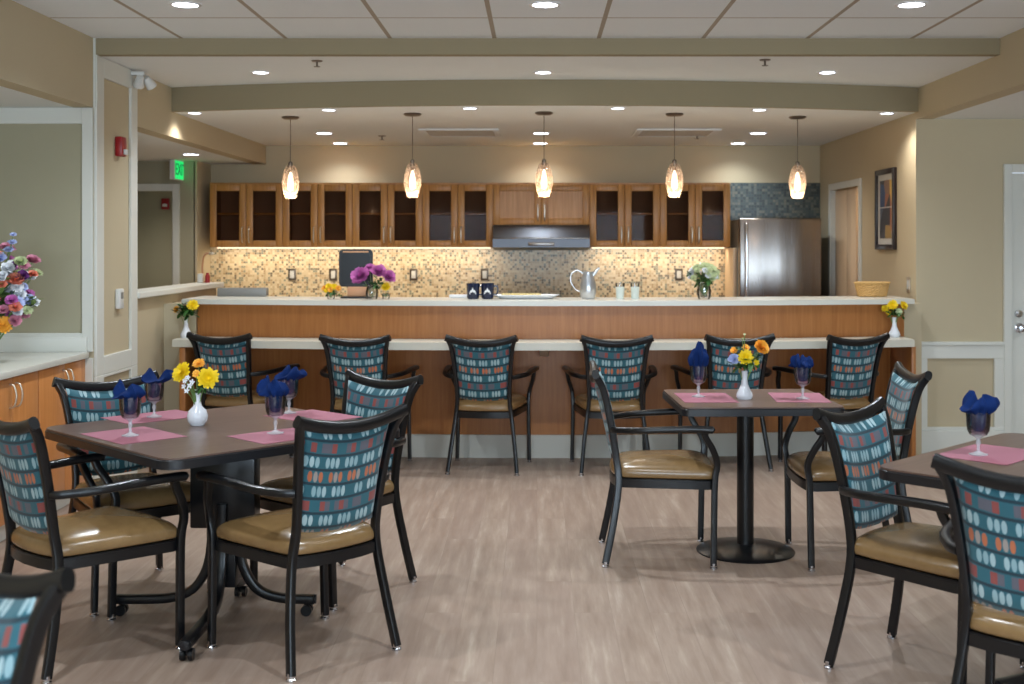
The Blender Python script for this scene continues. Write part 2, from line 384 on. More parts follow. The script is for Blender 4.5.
# right kitchen wall with closet doorway
DY0, DY1 = 10.09, 11.06
struct('wall_right_kitchen', B(XR, XR+.12, 8.7201, DY0, 0, Z2+.05), M['wall'])
struct('wall_right_kitchen_end', B(XR, XR+.12, DY1, YBK+.1, 0, ZK+.1), M['wall'])
struct('wall_right_kitchen_header', B(XR, XR+.12, DY0, DY1, 1.99, ZK+.1), M['wall'])
def cas(bm):
    box(bm, XR-.018, XR, DY0-.06, DY0, 0, 2.05, .003); box(bm, XR-.018, XR, DY1, DY1+.06, 0, 2.05, .003); box(bm, XR-.018, XR, DY0, DY1, 1.99, 2.05, .003)
    box(bm, XR, XR+.12, DY0-.001, DY0+.012, 0, 1.99); box(bm, XR, XR+.12, DY1-.012, DY1+.001, 0, 1.99)
struct('trim_10', mesh(cas), M['trim'])
struct('wall_closet', mesh(lambda bm: (box(bm, 3.4, 3.5, 9.6, 11.5, 0, 2.3), box(bm, XR+.12, 3.4, 9.5, 9.6, 0, 2.3), box(bm, XR+.12, 3.4, 11.4, 11.5, 0, 2.3), box(bm, XR+.12, 3.4, 9.6, 11.4, 2.25, 2.3))), M['wall'])
# right soffit and right bay
struct('wall_right_soffit', B(XR, XR+.12, YBACK, 8.5999, ZR, ZM+.1), M['wall'])
struct('ceiling_right', B(XR+.121, 6.1, YBACK, 8.60, ZR, ZR+.05), M['ceil'])
struct('wall_right_end', B(XR+.0, 3.388, 8.60, 8.72, 0, ZR+.3), M['wall'])
struct('wall_right_end_over_door', B(3.3881, 6.1, 8.60, 8.72, 2.05, ZR+.3), M['wall'])
struct('wall_right_end_beyond_door', B(4.35, 6.1, 8.60, 8.72, 0, 2.0499), M['wall'])
struct('wall_right', B(6.1, 6.2, YBACK, 8.72, 0, ZR+.3), M['wall'])
def wains(bm):
    y0, y1 = 8.575, 8.6
    box(bm, XR-.002, 3.338, y0-.012, y1, .775, .80, .004)
    box(bm, XR, 3.338, y0, y1, .68, .775, .003)
    box(bm, XR, XR+.075, y0, y1, .17, .68, .003); box(bm, 3.27, 3.338, y0, y1, .17, .68, .003)
    box(bm, XR, 3.338, y0-.012, y1, 0, .165, .004); box(bm, XR, 3.338, y0-.002, y1, .165, .19, .003)
struct('baseboard_right', mesh(wains), M['trim'])
def dcas(bm):
    box(bm, 3.338, 3.395, 8.57, 8.6, 0, 2.07, .004); box(bm, 3.395, 4.35, 8.57, 8.6, 2.01, 2.07, .004); box(bm, 4.35, 4.41, 8.57, 8.6, 0, 2.07, .004)
struct('trim_11', mesh(dcas), M['trim'])
dr = struct('door_1', B(3.40, 4.345, 8.595, 8.64, .01, 2.005, .003), M['trim'])
def lever(bm):
    lathe(bm, [(.0, 0), (.032, 0), (.034, .006), (.012, .012), (.012, .03), (.024, .035), (.03, .05), (.024, .066), (0.001, .07)], n=18, close=False)
o = obj('door_handle', mesh(lever), M['chrome'], dr, True, (3.455, 8.594, .897), (PI/2, 0, 0))
o = obj('deadbolt', mesh(lambda bm: lathe(bm, [(0.001, 0), (.028, 0), (.026, .014), (.001, .016)], n=18, close=False)), M['chrome'], dr, True, (3.448, 8.594, 1.0), (PI/2, 0, 0))
# unseen wall behind the camera; its windows are added to let fill light in
def rear(bm):
    box(bm, -3.5, 6.1, YBACK-.1, YBACK, 0, .7); box(bm, -3.5, 6.1, YBACK-.1, YBACK, 2.25, 2.8)
    for a, b in ((-3.5, -2.3), (-.2, .4), (2.3, 3.2), (5.4, 6.1)): box(bm, a, b, YBACK-.1, YBACK, .7, 2.25)
struct('wall_front', mesh(rear), M['wall'])
for i, (a, b) in enumerate(((-2.3, -.2), (.4, 2.3), (3.2, 5.4))):
    def wf(bm):
        frame_xz(bm, YBACK-.07, YBACK-.02, a, b, .7, 2.25, .05); box(bm, (a+b)/2-.02, (a+b)/2+.02, YBACK-.07, YBACK-.02, .7, 2.25)
    w = struct('window_%d' % (i+1), mesh(wf), M['trim'])
    obj('window_glass', B(a+.04, b-.04, YBACK-.05, YBACK-.045, .74, 2.21), M['clear'], w, False)

# ------------------------------------------------------------------ bar
def strip(bm, x0, x1, yf, yb, z0, z1, n=48, bev=0):
    xs = [x0+(x1-x0)*i/n for i in range(n+1)]
    prism(bm, [(x, yf+bow(x)) for x in xs]+[(x, yb+bow(x)) for x in xs[::-1]], z0, z1, bev)
BX0, BX1 = -2.49, 2.62
bar = thing('serving_bar', 'long bowed maple-panelled serving bar with white base board in front of the kitchen', 'bar', (0, 8.45, 0))
def P(name, bm, m, par, smooth=True):       # world-coordinate mesh put under a parent empty
    o = obj(name, bm, m, par, smooth); o.matrix_parent_inverse = par.matrix_basis.inverted(); return o
P('upper_panel', mesh(strip, BX0+.1, BX1-.03, 8.18, 8.30, .80, 1.08), M['maple'], bar)
P('lower_panel', mesh(strip, BX0+.1, BX1-.03, 8.42, 8.48, .15, .80), M['maple'], bar)
P('base_board', mesh(strip, BX0+.1, BX1-.03, 8.40, 8.47, 0, .16, 48, .004), M['trim'], bar)
P('end_panel', B(BX0+.06, BX0+.10, 8.15, 8.72, 0, .796, .003), M['maple'], bar)
P('end_panel', B(BX1-.06, BX1-.03, 8.2, 8.72, 0, .796, .003), M['maple'], bar)
wt = tag(obj('bar_worktop', mesh(strip, -2.48, 2.64, 8.09, 8.62, 1.08, 1.115, 48, .004), M['quartz']), 'long bowed white stone worktop along the top of the maple bar', 'worktop')
lg = thing('bar_ledge', 'pale bowed lower eating ledge running along the front of the maple bar', 'counter', (0, 8.0, .85))
P('ledge_top', mesh(strip, BX0+.01, 2.565, 7.87, 8.172, .80, .85, 48, .004), M['ledge'], lg)
for x in (-1.33, .05, 1.40):
    def brk(bm):
        y0 = 7.98+bow(x); y1 = 8.41+bow(x)
        vs = [(y0, .7995), (y1, .7995), (y1, .71)]
        a = [bm.verts.new((x-.03, p, q)) for p, q in vs]; b = [bm.verts.new((x+.03, p, q)) for p, q in vs]
        bm.faces.new(a); bm.faces.new(b[::-1])
        for i in range(3): bm.faces.new((a[i], a[(i+1) % 3], b[(i+1) % 3], b[i]))
    P('bracket', mesh(brk), M['ledge'], lg, False)

# ------------------------------------------------------------------ kitchen wall cabinets
YCF = 11.16
def pull(bm, z0, z1, y, x):
    sweep(bm, [(x, y, z0), (x, y-.028, z0+.012), (x, y-.034, (z0+z1)/2), (x, y-.028, z1-.012), (x, y, z1)], .012, .012, (1, 0, 0), 8, 4, 1)
def wall_cab(x0, x1, z0, z1, glassy, label, hside=0):
    t = thing('wall_cabinet', label, 'cabinet', ((x0+x1)/2, YBK, z0), 0, 'maple wall cabinets over the kitchen counter')
    def body(bm):
        box(bm, x0, x0+.018, YCF+.02, YBK-.013, z0, z1); box(bm, x1-.018, x1, YCF+.02, YBK-.013, z0, z1)
        box(bm, x0, x1, YCF+.02, YBK-.013, z0, z0+.018); box(bm, x0, x1, YCF+.02, YBK-.013, z1-.018, z1)
        box(bm, x0, x1, YBK-.03, YBK-.013, z0, z1)
        box(bm, x0, x1, YCF+.01, YCF+.03, z1, z1+.012)
    P('body', mesh(body), M['cab'], t)
    P('interior_lining', mesh(lambda bm: (box(bm, x0+.018, x1-.018, YBK-.036, YBK-.03, z0+.018, z1-.018), box(bm, x0+.018, x0+.021, YCF+.03, YBK-.036, z0+.018, z1-.018), box(bm, x1-.021, x1-.018, YCF+.03, YBK-.036, z0+.018, z1-.018))), M['cabin'], t)
    if glassy: P('shelf', B(x0+.02, x1-.02, YCF+.04, YBK-.03, (z0+z1)/2+.01, (z0+z1)/2+.028), M['cab'], t)
    xm = (x0+x1)/2
    for k, (a, b) in enumerate(((x0+.002, xm-.0015), (xm+.0015, x1-.002))):
        w = .062
        def fr(bm):
            frame_xz(bm, YCF, YCF+.02, a, b, z0+.002, z1-.004, w)
            if not glassy: box(bm, a+w, b-w, YCF+.008, YCF+.016, z0+w, z1-w)
        d = P('door', mesh(fr), M['cab'], t)
        if glassy: g = P('door_glass', B(a+w, b-w, YCF+.01, YCF+.013, z0+w, z1-w), M['cabglass'], t, False); g.parent = d; g.matrix_parent_inverse = Matrix()
        h = P('handle', mesh(pull, z0+.045, z0+.19, YCF, b-.03 if k == 0 else a+.03), M['nickel'], t); h.parent = d; h.matrix_parent_inverse = Matrix()
    return t
cx = [X_(p, YCF) for p in (209.5, 282.5, 352.5, 422.5, 493, 589.5, 660, 730.5)]
ZC0, ZC1 = Z_(247.3, YCF), Z_(184, YCF)
cl = ['leftmost glass-door maple wall cabinet, in the kitchen corner', 'second glass-door maple wall cabinet from the left corner', 'third glass-door maple wall cabinet from the left, behind the hanging lamps',
      'glass-door maple wall cabinet touching the left side of the range hood', None, 'glass-door maple wall cabinet touching the right side of the range hood', 'rightmost glass-door maple wall cabinet, beside the dark mosaic tiles']
for i in range(7):
    if i != 4: wall_cab(cx[i], cx[i+1], ZC0, ZC1, True, cl[i])
wall_cab(cx[4], cx[5], Z_(225, YCF), ZC1, False, 'short wall cabinet with solid maple doors above the steel range hood')
hood = thing('range_hood', 'stainless steel range hood under the solid-door wall cabinet', 'range hood', ((cx[4]+cx[5])/2, YBK, 1.44))
def hd(bm):
    x0, x1 = cx[4]+.002, cx[5]-.002; zt = Z_(225, YCF)-.002
    prof = [(YBK-.013, zt), (YCF-.02, zt), (YCF-.12, zt-.10), (YCF-.14, zt-.12), (YCF-.14, zt-.205), (YBK-.013, zt-.235)]
    a = [bm.verts.new((x0, p, q)) for p, q in prof]; b = [bm.verts.new((x1, p, q)) for p, q in prof]; n = len(prof)
    bm.faces.new(a); bm.faces.new(b[::-1])
    for i in range(n): bm.faces.new((a[i], a[(i+1) % n], b[(i+1) % n], b[i]))
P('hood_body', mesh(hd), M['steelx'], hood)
def hl(bm):
    zt = Z_(225, YCF)-.002; box(bm, cx[4]+.0, cx[5], YCF-.15, YCF-.138, zt-.128, zt-.116, .002); box(bm, (cx[4]+cx[5])/2-.12, (cx[4]+cx[5])/2+.12, YCF-.145, YCF-.139, zt-.19, zt-.16, .002)
P('trim_strip', mesh(hl), M['steel'], hood)
# base run (mostly hidden behind the bar)
for i, (a, b, lb) in enumerate(((-3.12, -2.0, 'maple base cabinet in the left kitchen corner behind the bar'), (-2.0, cx[4], 'maple base cabinet left of the range behind the bar'), (cx[5], 1.80, 'maple base cabinet right of the range behind the bar'))):
    t = thing('base_cabinet', lb, 'cabinet', ((a+b)/2, 11.2, 0), 0, 'base cabinets under the kitchen worktop')
    P('body', B(a, b, 10.94, YBK-.013, .1, .87), M['cab'], t); P('toe_kick', B(a, b, 11.0, 11.4, 0, .1), M['dark'], t)
    m_ = (a+b)/2
    for (c, d) in ((a+.003, m_-.002), (m_+.002, b-.003)):
        q = P('door', B(c, d, 10.92, 10.94, .12, .86, .004), M['cab'], t)
    tag(obj('kitchen_worktop', B(a, b, 10.90, YBK-.013, .87, .91, .004), M['quartz']), ['white stone worktop in the left kitchen corner', 'white stone worktop left of the range', 'white stone worktop right of the range'][i], 'worktop', 'kitchen worktops')
rg = thing('range', 'stainless kitchen range under the hood behind the bar', 'range', ((cx[4]+cx[5])/2, 11.2, 0))
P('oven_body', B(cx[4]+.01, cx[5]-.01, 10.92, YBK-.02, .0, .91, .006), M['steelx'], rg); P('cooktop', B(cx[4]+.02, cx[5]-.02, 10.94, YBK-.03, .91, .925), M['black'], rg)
P('oven_handle', mesh(sweep, [(cx[4]+.08, 10.88, .78), (cx[5]-.08, 10.88, .78)], .022, None, (0, 0, 1), 10, 1, 1), M['chrome'], rg)
# undercabinet light strips (their own fixtures)
def add_light(kind, loc, energy, color, size=.1, rot=(0, 0, 0), size_y=None, spot=None, spread=None, blend=1, r=.05):
    l = bpy.data.lights.new('lamp', kind); l.energy = energy; l.color = color
    if kind == 'AREA':
        l.size = size
        if size_y: l.shape = 'RECTANGLE'; l.size_y = size_y
        if spread: l.spread = spread
    if kind == 'SPOT': l.spot_size = spot; l.spot_blend = blend; l.shadow_soft_size = r
    if kind == 'POINT': l.shadow_soft_size = r
    o = bpy.data.objects.new('lamp', l); COL.objects.link(o); o.location = loc; o.rotation_euler = rot; return o
WARM = (1.0, .72, .42); COOL = (.84, .93, 1.0); NEUT = (1.0, .93, .84)
M['strip'] = emit('warm_strip', (255, 228, 190), 1.6)
for i, (a, b) in enumerate(((cx[0]+.03, cx[4]-.03), (cx[5]+.03, cx[7]-.03))):
    tag(obj('light_strip', B(a, b, YCF+.16, YCF+.19, ZC0-.012, ZC0-.001), M['strip'], None, False), 'warm light strip under the wall cabinets %s of the hood' % ('left', 'right')[i], 'light', 'undercabinet light strips')
    add_light('AREA', ((a+b)/2, YCF+.19, ZC0-.02), 2.0*(b-a), (1, .84, .62), b-a, (R(12), 0, 0), .04)

# fridge
fr_ = thing('refrigerator', 'tall stainless steel refrigerator right of the wall cabinets', 'refrigerator', (2.2, 11.1, 0))
FY = 10.82; fx0, fx1 = X_(739.5, FY), X_(821.5, FY); fz = Z_(218, FY)
P('cabinet_body', B(fx0+.005, fx1-.005, FY+.07, YBK-.03, .02, fz-.015), M['grey'], fr_)
d = P('door', B(fx0, fx1, FY, FY+.065, .72, fz, .012, 3), M['steel'], fr_)
d2 = P('freezer_drawer', B(fx0, fx1, FY, FY+.065, .06, .71, .012, 3), M['steel'], fr_)
h = P('handle', mesh(sweep, [(fx0+.055, FY, .82), (fx0+.055, FY-.05, .86), (fx0+.055, FY-.055, 1.2), (fx0+.055, FY-.05, fz-.09), (fx0+.055, FY, fz-.05)], .028, None, (1, 0, 0), 12, 5, .8), M['chrome'], fr_)
# tan end panel between cabinets and fridge
tag(obj('end_panel_board', B(1.80, 1.83, 11.0, YBK-.013, 0, ZC0-.005), M['cream']), 'narrow cream end panel between the mosaic splashback and the refrigerator', 'panel')
# outlets
for i, (px, lb) in enumerate(((292, 'leftmost electrical outlet on the mosaic splashback'), (333, 'outlet on the mosaic just left of the black display panel'), (413.5, 'outlet on the mosaic right of the mauve peonies'), (484.5, 'outlet on the mosaic above the two navy mugs'), (679, 'outlet on the mosaic right of the frosted tumblers'))):
    x = X_(px, YBK-.02); z = 1.205; t = thing('outlet', lb, 'outlet', (x, YBK-.013, z), 0, 'outlets on the mosaic splashback')
    obj('cover_plate', B(-.037, .037, -.008, 0, -.057, .057, .003), M['bronze'], t); obj('rocker', B(-.02, .02, -.012, -.007, -.036, .036, .002), M['wplastic'], t)

# ------------------------------------------------------------------ ceiling fixtures
def downlight(name_px, x, y, z, label, energy, col=COOL, r=.064, lens='lens', group='recessed ceiling lights', spot=R(140)):
    t = thing('downlight', label, 'ceiling light', (x, y, z), 0, group)
    obj('trim_ring', mesh(lambda bm: lathe(bm, [(r, -.001), (r, -.006), (r+.012, -.006), (r+.018, -.001)], n=28, close=False)), M['ring'], t)
    obj('lens', mesh(lambda bm: lathe(bm, [(0.001, -.004), (r, -.004), (r, -.002), (.001, -.002)], n=28, close=False)), M[lens], t)
    add_light('SPOT', (x, y, z-.03), energy, col, spot=spot, r=.03)
    return t
for x, s in ((-1.77, 'left'), (.04, 'middle'), (1.885, 'right')):
    downlight('m', x, 6.04, ZM, '%s recessed light in the tiled ceiling nearest the camera' % s, 82)
    for y in (3.54, .98, -1.6): add_light('SPOT', (x, y, ZM-.03), 74, COOL, spot=R(140), r=.03)
    downlight('z', {'left': -1.79, 'middle': .04, 'right': 1.88}[s], 7.77, Z2, '%s recessed light between the two ceiling steps' % s, 42, r=.048)
    downlight('k', {'left': -1.81, 'middle': .034, 'right': 1.88}[s], 10.2, ZK, '%s recessed light over the kitchen aisle' % s, 26, NEUT)
    downlight('w', {'left': -1.84, 'middle': .03, 'right': 1.88}[s], 11.22, ZK, '%s recessed light close to the kitchen back wall' % s, 14, COOL)
for x, y, s in ((-2.46, 8.62, 'far left'), (-1.46, 8.42, 'left'), (-.465, 8.32, 'centre-left'), (.56, 8.32, 'centre-right'), (1.56, 8.42, 'right'), (2.52, 8.64, 'far right')):
    downlight('f', x, y, ZK, '%s small recessed light just behind the bowed ceiling step' % s, 14, NEUT, .045, 'lens2')
downlight('c', -2.94, 10.2, ZLC, 'recessed light in the low corridor ceiling by the exit sign', 22, NEUT)
for (x, y) in ((-3.1, 5.0), (-3.1, 2.0)): add_light('SPOT', (x, y, ZLN-.03), 26, COOL, spot=R(140), r=.05)
add_light('SPOT', (-3.6, 8.8, ZLC-.03), 22, NEUT, spot=R(140), r=.05); add_light('SPOT', (-3.7, 12.0, ZLC-.03), 26, NEUT, spot=R(140), r=.05)
for (x, y) in ((4.2, 6.8), (4.2, 3.6), (4.2, .4)): add_light('SPOT', (x, y, ZR-.03), 50, COOL, spot=R(150), r=.05)
add_light('POINT', (3.1, 10.3, 2.1), 6, WARM, r=.05)
# added fill lights behind the camera, tilted up to cool and brighten the ceiling
for a, b in ((-2.3, -.2), (.4, 2.3), (3.2, 5.4)):
    add_light('AREA', ((a+b)/2, YBACK-.15, 1.5), 140, (.70, .86, 1.0), b-a, (R(118), 0, 0), 1.5)

def vent(px0, px1, lab):
    y0 = F*(ZK-EYE)/(HY-128.5); y1 = F*(ZK-EYE)/(HY-135.5); xm = X_((px0+px1)/2, (y0+y1)/2); w = (px1-px0)/F*(y0+y1)/2
    t = thing('ceiling_vent', lab, 'vent', (xm, (y0+y1)/2, ZK), 0, 'kitchen ceiling vents')
    hw, hd_ = w/2, abs(y0-y1)/2
    def g(bm):
        box(bm, -hw, hw, -hd_, -hd_+.05, -.014, -.001, .003); box(bm, -hw, hw, hd_-.05, hd_, -.014, -.001, .003)
        box(bm, -hw, -hw+.05, -hd_+.05, hd_-.05, -.014, -.001, .003); box(bm, hw-.05, hw, -hd_+.05, hd_-.05, -.014, -.001, .003)
    obj('vent_frame', mesh(g), M['ceil'], t)
    def lv(bm):
        k = 9
        for i in range(k):
            yy = -hd_+.07+(2*hd_-.14)*i/(k-1); box(bm, -hw+.05, hw-.05, yy-.018, yy+.004, -.012, -.004)
    obj('louvre', mesh(lv), M['louvre'], t)
vent(422, 500, 'left long air vent in the kitchen ceiling'); vent(634, 716, 'right long air vent in the kitchen ceiling')
for px, py, z, s in ((317, 64, Z2, 'fire sprinkler left of centre between the ceiling steps'), (765, 63, Z2, 'fire sprinkler right of centre between the ceiling steps'), (382, 138, ZK, 'fire sprinkler left of the left kitchen vent'), (697, 137, ZK, 'fire sprinkler near the right kitchen vent')):
    y = F*(z-.02-EYE)/(HY-py); x = X_(px, y)
    t = thing('sprinkler', s, 'sprinkler', (x, y, z), 0, 'ceiling sprinklers')
    obj('escutcheon', mesh(lambda bm: lathe(bm, [(.001, 0), (.035, 0), (.03, -.006), (.001, -.008)], n=16, close=False)), M['bronze'], t)
    obj('deflector', mesh(lambda bm: (lathe(bm, [(.006, -.006), (.006, -.035)], n=8), lathe(bm, [(.02, -.035), (.02, -.038)], n=12))), M['bronze'], t)

# pendants
def mk_pglass():
    t = NT('pendant_glass'); v = t.coord(scale=(1, 1, .5)); f = t.n('ShaderNodeTexVoronoi'); f.feature = 'DISTANCE_TO_EDGE'; t.l(v, f.inputs['Vector']); f.inputs['Scale'].default_value = 55
    e = t.math('LESS_THAN', f.outputs['Distance'], .09)
    tr = t.n('ShaderNodeBsdfTransparent'); tr.inputs[0].default_value = (*s2l((250, 242, 235)), 1)
    d = t.n('ShaderNodeBsdfTranslucent'); d.inputs[0].default_value = (*s2l((236, 216, 204)), 1)
    mx = t.n('ShaderNodeMixShader'); t.l(t.math('MULTIPLY_ADD', e, .30, .20), mx.inputs[0]); t.l(tr.outputs[0], mx.inputs[1]); t.l(d.outputs[0], mx.inputs[2])
    g = t.n('ShaderNodeBsdfGlossy'); g.inputs['Roughness'].default_value = .1; mx2 = t.n('ShaderNodeMixShader'); mx2.inputs[0].default_value = .06
    t.l(mx.outputs[0], mx2.inputs[1]); t.l(g.outputs[0], mx2.inputs[2]); t.l(mx2.outputs[0], t.out.inputs[0]); return t.m
M['pglass'] = mk_pglass(); M['bulb'] = emit('warm_bulb', (255, 226, 190), 5)
pend = None
pl = ['leftmost pendant lamp hanging over the bar', 'second pendant lamp from the left, over the mauve peonies', 'middle pendant lamp in front of the range hood', 'fourth pendant lamp from the left, over the right wall cabinets', 'rightmost pendant lamp, in front of the refrigerator']
for i, (px, y) in enumerate(((290.5, 8.90), (412.5, 8.68), (544, 8.60), (674.5, 8.68), (797.5, 8.88))):
    x = X_(px, y); zb = Z_(198.5, y)-ZK
    if pend is None:
        t = thing('pendant_lamp', pl[0], 'pendant lamp', (x, y, ZK), 0, 'pendant lamps over the bar'); pend = t
        zt = zb+.245
        def can(bm):
            lathe(bm, [(.001, 0), (.062, 0), (.066, -.008), (.05, -.018), (.001, -.02)], n=24, close=False)
        obj('ceiling_canopy', mesh(can), M['bronze'], t)
        obj('cord', mesh(sweep, [(0, 0, -.02), (0, 0, zt+.01)], .006, None, (1, 0, 0), 6, 1, 1), M['bronze'], t)
        obj('socket', mesh(lambda bm: lathe(bm, [(.006, zt+.03), (.016, zt+.02), (.018, zt-.03), (.012, zt-.05)], n=16)), M['bronze'], t)
        def sh(bm):
            pr = [(.028, 0), (.040, -.02), (.054, -.06), (.063, -.11), (.062, -.155), (.052, -.20), (.040, -.235), (.037, -.245)]
            lathe(bm, [(r, zt+z) for r, z in pr], n=28, close=False)
        obj('glass_shade', mesh(sh), M['pglass'], t)
        obj('bulb', mesh(lambda bm: lathe(bm, [(.004, zt-.05), (.012, zt-.07), (.019, zt-.11), (.023, zt-.15), (.018, zt-.18), (.003, zt-.19)], n=16)), M['bulb'], t)
    else: t = dup(pend, (x, y, ZK), None, pl[i])
    add_light('POINT', (x, y, ZK+zb+.02), 1.6, WARM, r=.03)

# ------------------------------------------------------------------ dining chair
def interp(tab, z):
    for (a, va), (b, vb) in zip(tab, tab[1:]):
        if z <= b: k = max(0, (z-a)/(b-a)); return va+(vb-va)*k
    return tab[-1][1]
RY = [(.40, -.215), (.5, -.226), (.6, -.240), (.68, -.255), (.76, -.272), (.83, -.29), (.90, -.318)]
RX = [(.40, .178), (.5, .172), (.68, .184), (.83, .201), (.90, .218)]
def make_chair(loc, rz, label, group):
    t = thing('dining_chair', label, 'chair', loc, rz, group)
    fr = M['black']
    for s in (-1, 1):
        pts = [(s*.227, -.278, .015), (s*.206, -.240, .2), (s*.183, -.215, .38), (s*.172, -.226, .5), (s*.184, -.255, .68), (s*.200, -.288, .82), (s*.219, -.322, .885)]
        l = obj('leg', mesh(sweep, pts, .026, .034, (1, 0, 0), 12, 5, .4), fr, t)
        obj('foot_glide', mesh(lambda bm: lathe(bm, [(.008, .028), (.014, .026), (.014, .010), (.018, .006), (.018, 0), (.001, 0)], (s*.227, -.278, 0), 14, False)), M['chrome'], l)
        pts = [(s*.251, .219, .015), (s*.247, .222, .2), (s*.244, .226, .40), (s*.250, .236, .485), (s*.272, .212, .555), (s*.286, .180, .61), (s*.294, .172, .64)]
        l = obj('leg', mesh(sweep, pts, .026, .030, (1, 0, 0), 12, 5, .4), fr, t)
        obj('foot_glide', mesh(lambda bm: lathe(bm, [(.008, .028), (.014, .026), (.014, .010), (.018, .006), (.018, 0), (.001, 0)], (s*.251, .219, 0), 14, False)), M['chrome'], l)
        pts = [(s*.190, -.245, .632), (s*.225, -.215, .634), (s*.272, -.12, .640), (s*.286, 0, .646), (s*.296, .12, .650), (s*.298, .198, .648), (s*.297, .210, .646)]
        obj('armrest', mesh(sweep, pts, lambda k: .026+.022*k if k < .93 else .040*(1-(k-.93)/.14), lambda k: .028+.006*k if k < .93 else .026, (s, 0, 0), 12, 5, .7), fr, t)
    # seat frame
    def outline(sc_=1.0, off=0):
        pts = []
        rear, front = .183, .243
        for a, b in (((rear, -.222), (front, .19)),):
            pass
        pr = [(-front, .195), (-front+.01, .222), (-front+.04, .238), (-.1, .248), (0, .25), (.1, .248), (front-.04, .238), (front-.01, .222), (front, .195), (rear+.012, -.19), (rear-.004, -.222), (.1, -.243), (0, -.25), (-.1, -.243), (-rear+.004, -.222), (-rear-.012, -.19)]
        return [(x*sc_, y*sc_) for x, y in pr]
    obj('seat_frame', mesh(prism, outline(), .362, .403, .004), fr, t)
    def cush(bm):
        base = outline(1.0); n = len(base); rings = []
        for k, (sc_, z) in enumerate(((.97, .400), (1.0, .412), (1.01, .430), (.985, .448), (.90, .464), (.70, .480), (.35, .490))):
            rings.append([bm.verts.new((x*sc_, y*sc_, z)) for x, y in base])
        for a, b in zip(rings, rings[1:]):
            for j in range(n): bm.faces.new((a[j], a[(j+1) % n], b[(j+1) % n], b[j]))
        c = bm.verts.new((0, 0, .492)); 
        for j in range(n): bm.faces.new((rings[-1][j], rings[-1][(j+1) % n], c))
        bm.faces.new(rings[0][::-1])
    o = obj('seat', mesh(cush), M['vinyl'], t); md = o.modifiers.new('s', 'SUBSURF'); md.levels = 1; md.render_levels = 2
    # top rail
    pts = [(u*.234, -.302-.026*(1-u*u)-.022*abs(u)**4, .854+.040*u*u) for u in [-1+i/6 for i in range(13)]]
    obj('top_rail', mesh(sweep, pts, lambda k: .034+.006*math.sin(PI*k), .045, (0, 1, .35), 14, 2, .75), fr, t)
    # upholstered back with pattern
    def back(bm):
        uvl = bm.loops.layers.uv.new('UVMap'); nu, nv = 16, 14; G = {}
        for side in (0, 1):
            for i in range(nu+1):
                for j in range(nv+1):
                    u = -1+2*i/nu; v = j/nv; z = .488+.352*v; hw = interp(RX, z)-.010
                    yy = interp(RY, z)-.024*(1-u*u)*(0.4+.6*v)+.006
                    th = .019*max(0, 1-abs(u)**7)**.5*max(0, 1-abs(2*v-1)**8)**.5+.001
                    z2 = z+(.016*(u*u) - .010)*(1-v)
                    z2 += .030*u*u*v
                    G[side, i, j] = (bm.verts.new((u*hw, yy+(th if side else -th), z2-.004)), u*hw, z)
        def face(q):
            f = bm.faces.new([G[k][0] for k in q])
            for lp, k in zip(f.loops, q): lp[uvl].uv = (G[k][1], G[k][2])
        for i in range(nu):
            for j in range(nv):
                face([(0, i, j), (0, i+1, j), (0, i+1, j+1), (0, i, j+1)]); face([(1, i, j), (1, i, j+1), (1, i+1, j+1), (1, i+1, j)])
        for i in range(nu):
            face([(0, i, 0), (1, i, 0), (1, i+1, 0), (0, i+1, 0)]); face([(0, i, nv), (0, i+1, nv), (1, i+1, nv), (1, i, nv)])
        for j in range(nv):
            face([(0, 0, j), (0, 0, j+1), (1, 0, j+1), (1, 0, j)]); face([(0, nu, j), (1, nu, j), (1, nu, j+1), (0, nu, j+1)])
    o = obj('backrest', mesh(back), M['fabric'], t, False)
    o.data.polygons.foreach_set('use_smooth', [True]*len(o.data.polygons))
    return t
C = [(-2.02, 8.26, -15.7, 'leftmost chair at the bar ledge, turned, above the left flower-vase table', 0),
     (-1.15, 8.10, -5.4, 'second chair from the left at the bar ledge', 0),
     (-.326, 8.06, -6.2, 'third chair from the left at the bar ledge, standing clear in the open', 0),
     (.501, 8.05, 2.5, 'fourth chair from the left at the bar ledge, behind the right table\'s left chair', 0),
     (1.272, 8.14, 9.2, 'fifth chair from the left at the bar ledge, behind the flowers of the right table', 0),
     (1.985, 8.14, 21, 'rightmost chair at the bar ledge, near the white wainscot', 0),
     (-1.656, 4.452, -42.0, 'chair at the left table on its near-left side, seat turned to the camera', 1),
     (-.876, 4.476, 44.3, 'chair at the left table on its near-right side, seen from behind', 1),
     (-1.736, 5.172, -140, 'chair at the left table on its far-left side by the orange cabinets', 1),
     (-.900, 5.242, 142.4, 'chair at the left table on its far-right side, mostly hidden by another', 1),
     (.600, 5.794, -91, 'chair in side profile at the left end of the small round-base table', 2),
     (1.476, 5.75, 90.1, 'chair at the right end of the small round-base table, facing left', 2),
     (1.390, 4.212, -134.5, 'chair tucked at the far-left side of the front right table, puffy back', 3),
     (1.494, 3.472, -38, 'nearest chair at lower right, seen from behind, cropped by the frame', 3),
     (-1.21, 2.0, 150, 'nearest chair at lower left corner, mostly cropped, only its top shows', 4)]
GR = ['patterned armchairs along the bar ledge', 'patterned armchairs around the left table', 'patterned armchairs at the small table', 'patterned armchairs at the front right table', 'patterned armchair at the lower left']
ch0 = None
for x, y, a, lb, g in C:
    if ch0 is None: ch0 = make_chair((x, y, 0), R(a), lb, GR[g])
    else: dup(ch0, (x, y, 0), R(a), lb, GR[g])

